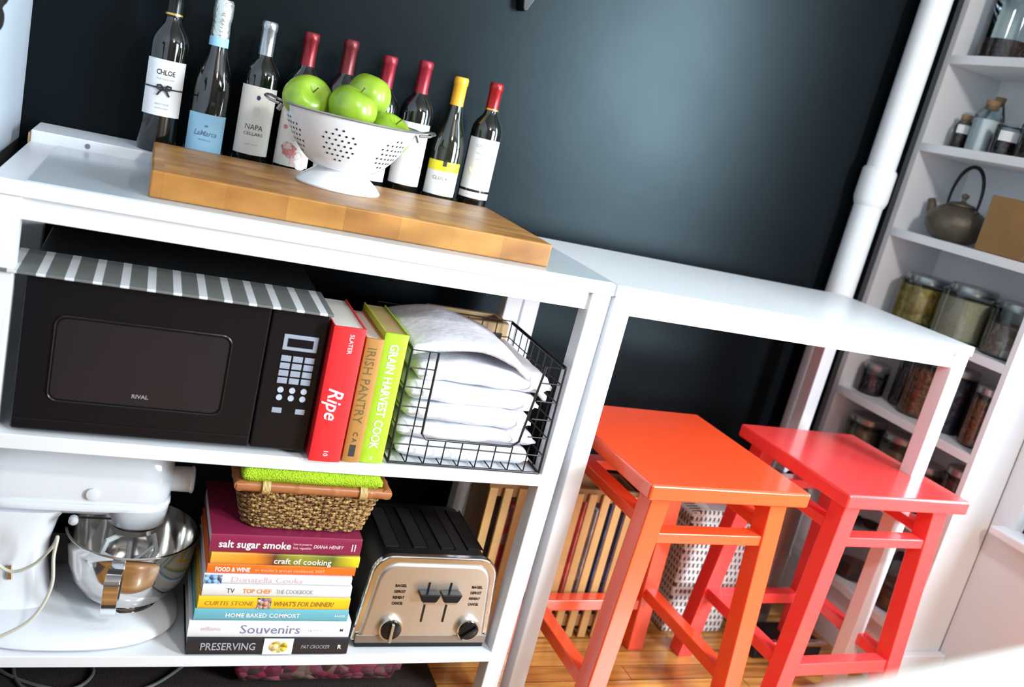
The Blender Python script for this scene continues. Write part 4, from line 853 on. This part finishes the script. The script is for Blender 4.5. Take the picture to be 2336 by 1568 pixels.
jar(2.275, .335, 1.362, .036, .085, COF, .060, 'dark spice jar with pale paper label, right of the salt bottle', lid=None, neck=.8, name='spice_jar')
jar(2.330, .315, 1.362, .030, .130, DKB, .06, 'corked bottle of dark peppercorns behind the spice jar', lid='cork', neck=.5, name='small_bottle', cat='bottle', sq=.7, group='corked bottles in the pantry')
jar(2.265, .245, 1.362, .034, .120, COF, .085, 'dark corked jar partly cut off by the right frame edge', lid='cork', neck=.6, name='small_bottle', cat='bottle', sq=.8, group='corked bottles in the pantry')
for (x, y, z, r_, zz0, zz1) in ((2.285, .500, 1.362, .0245, .045, .068), (2.275, .335, 1.362, .0365, .038, .064)):
    b = MB(); b.lathe([(r_, zz0), (r_, zz1)], n=16, a0=radians(-175), a1=radians(-95), close=False)
    par = [q for q in C.objects if q.type == 'EMPTY' and abs(q.location.x-x) < 1e-4 and abs(q.location.y-y) < 1e-4 and abs(q.location.z-z) < .01][0]; b.build('paper_label', PAPER, par)
# teapot
o = (2.295, .420, 1.116); tp = thing('teapot', 'dark bronze cast iron teapot with tall hooped handle on the pantry shelf', 'teapot', o)
IR = mat('aged_cast_iron', (.125, .105, .075), .42, .55, var=.35, vscale=60, bump=.4, bscale=220); IRD = mat('dark_iron', (.012, .012, .013), .4, .5, rvar=.1)
pr = [(0, .0), (.045, .0), (.060, .008), (.078, .030), (.083, .048), (.078, .068), (.062, .086), (.046, .095), (.03, .100), (0, .102)]
b = MB(); b.lathe(pr, n=44); b.build('pot_body', IR, tp, angle=180)
b = MB(); b.lathe([(.038, .098), (.040, .101), (.030, .107), (.010, .111), (.006, .114), (.006, .120), (.010, .126), (.010, .132), (0, .136)], n=28, close=False); b.build('lid', IR, tp, angle=180)
b = MB(); b.tube(spline([(-.01, .066, .052), (-.012, .086, .070), (-.013, .094, .088), (-.014, .100, .102)], 6), lambda t_: .017-.007*t_, 12); b.build('spout', IR, tp, angle=180)
b = MB(); hp = [(0, .052*cos(a)*(1.20 if False else 1)*(1+.25*sin(a)), .090+.120*sin(a)) for a in [pi*i/24 for i in range(25)]]
b.tube(hp, lambda t_: .0035+.002*sin(pi*t_), 10)
b.build('handle', IRD, tp)
for s in (-1, 1): b = MB(); b.sphere((0, s*.052, .090), .008, 8); b.build('handle_lug', IR, tp)
b = MB((2.33, .20, 1.1155)); b.box(2.24, 2.262, .13, .285, 1.1155, 1.262); q = b.build('wooden_board', mat('oak_board', (.30, .165, .06), .5, var=.25, vscale=12), None, .003); q.location = (2.33, .20, 1.1155); tag(q, 'small brown wooden board leaning upright beside the teapot', 'board')
# shelf at .625
jar(2.275, .495, .625, .040, .085, DKB, .05, 'small glass jar with silver lid on the shelf just below table level', neck=.85)
jar(2.32, .405, .625, .042, .150, DKB, .13, 'dark filled jar behind the table, left of the orange lentil jar', neck=.85)
jar(2.29, .325, .625, .050, .170, ORB, .14, 'tall jar of orange brown lentils seen left of the table leg', neck=.85)
jar(2.29, .215, .625, .045, .170, mat_chunks('blue_black_beans', [(.015, .02, .06), (.05, .03, .06), (.02, .02, .03)], 60), .15, 'blue-black filled jar seen right of the table leg', neck=.85)
jar(2.285, .105, .625, .044, .155, ORB, .13, 'jar of brown lentils at the right end, below the nut jar', neck=.85)
jar(2.29, .47, .385, .060, .165, OLV, .14, 'wide jar of dull green herbs behind the right stool seat', neck=.85)
jar(2.29, .33, .385, .055, .165, OLV, .13, 'jar of greenish grey herbs next to the orange topped jar', neck=.85)
jar(2.29, .21, .385, .045, .13, ORB, .10, 'short jar with orange contents on the third lowest pantry shelf', neck=.85)
jar(2.29, .105, .385, .045, .165, mat_chunks('brown_grain', [(.10, .06, .04), (.18, .10, .06), (.06, .04, .03)], 60), .14, 'brown filled jar at the right end of the third lowest shelf', neck=.85)
jar(2.30, .345, .105, .080, .165, DKB, .02, 'big round empty glass jar on the lowest pantry shelf', neck=.6, sq=.7, lid=None)
jar(2.30, .165, .105, .075, .150, OLV, .06, 'round glass jar right of the big empty jar on the lowest shelf', neck=.6, sq=.7, lid=None)

# ================================================================== SMALL HANGING THINGS
b = MB((-.03, .08, 1.16))
for (y, z, r_) in ((.085, 1.125, .020), (.060, 1.155, .024), (.110, 1.165, .022), (.050, 1.20, .03), (.13, 1.20, .022), (.16, 1.185, .014), (.20, 1.182, .012), (.10, 1.23, .03), (.19, 1.22, .02)): b.sphere((-.022, y, z), r_, 8, (.5, 1, 1))
b.tube([(-.022, .05, 1.10), (-.022, .08, 1.18), (-.022, .14, 1.21), (-.022, .22, 1.19)], .009, 8)
q = b.build('iron_hook_rack', WIRE, None); q.location = (-.03, .08, 1.16); tag(q, 'black scrolled iron hook hanging on the white wall, top left corner', 'hook')
b = MB((.96, .59, 1.44)); b.prism([(.938, 1.46), (.985, 1.46), (.985, 1.44), (.966, 1.400), (.958, 1.396), (.954, 1.404), (.950, 1.425), (.938, 1.435)], .565, .598)
q = b.build('wall_bracket', mat('black_iron', (.01, .01, .01), .35, .4, rvar=.1), None, .003); q.location = (.96, .59, 1.44); tag(q, 'black iron bracket tip hanging on the dark wall, cut by the top edge', 'bracket')

# small pale side table close to the camera
o = (.80, -1.35, FZ); fg = thing('side_table', 'pale out-of-focus table edge closest to the camera, bottom right corner', 'table', o, (0, 0, radians(10)))
FGM = mat('pale_table_paint', (.66, .68, .64), .5, var=.03)
b = MB(); b.box(-.34, .40, -.10, .152, 1.015, 1.035); b.build('table_top', FGM, fg, .004)
for x in (-.33, .36):
    for y in (-.12, .02): b = MB(); b.box(x, x+.03, y, y+.03, 0, 1.0145); b.build('leg', FGM, fg, .002)
# ================================================================== lift everything so the floor is z = 0
for ob in list(C.objects):
    if ob.parent is None: ob.location.z -= FZ
for ob in C.objects:
    for k in ('_r', '_p'):
        if k in ob: del ob[k]

# rear of the room, behind the camera
# ================================================================== LIGHT + CAMERA
w = bpy.data.worlds.new('World'); bpy.context.scene.world = w; w.use_nodes = True
bg = w.node_tree.nodes['Background']; bg.inputs[0].default_value = (.80, .90, 1.0, 1); bg.inputs[1].default_value = 1.6
def area(name, loc, rot, sx, sy, e, col):
    l = bpy.data.lights.new(name, 'AREA'); l.shape = 'RECTANGLE'; l.size = sx; l.size_y = sy; l.energy = e; l.color = col
    o = bpy.data.objects.new(name, l); C.objects.link(o); o.location = loc; o.rotation_euler = rot; return o
area('window_daylight', (XW+.20, -.35, 1.30-FZ), (0, radians(90), 0), 1.55, .5, 22, (.86, .93, 1.0))
area('nook_window_daylight', (3.0, -2.34, 1.53-FZ), (radians(90), 0, 0), 1.1, 1.38, 150, (.80, .92, 1.0))

pl = bpy.data.lights.new('pantry_fill', 'POINT'); pl.energy = 48; pl.shadow_soft_size = .10; pl.color = (1.0, .95, .90)  # unseen fill light added to brighten the pantry
po = bpy.data.objects.new('pantry_fill', pl); C.objects.link(po); po.location = (1.2, -2.0, 2.28-FZ)
cam = bpy.data.cameras.new('Camera'); co = bpy.data.objects.new('Camera', cam); C.objects.link(co)
M = [[0.911327297017487, -0.3387821638971344, 0.2338999853269162], [0.12603935011007533, -0.3112717130165784, -0.9419256886291644], [0.3919140721313618, 0.8878831939511208, -0.2409705250949038]]
X = Vector(M[0]); Y = -Vector(M[1]); Z = -Vector(M[2])
co.matrix_world = Matrix(((X.x, Y.x, Z.x, .20561737), (X.y, Y.y, Z.y, -1.52998912), (X.z, Y.z, Z.z, 1.17538264-FZ), (0, 0, 0, 1)))
cam.sensor_width = 36; cam.lens = 2081.226*36/2336; cam.clip_start = .02
cam.dof.use_dof = True; cam.dof.focus_distance = 1.75; cam.dof.aperture_fstop = 2.8
sc = bpy.context.scene; sc.camera = co
sc.view_settings.view_transform = 'Standard'; sc.view_settings.look = 'None'; sc.view_settings.gamma = 1; sc.view_settings.exposure = 1.05
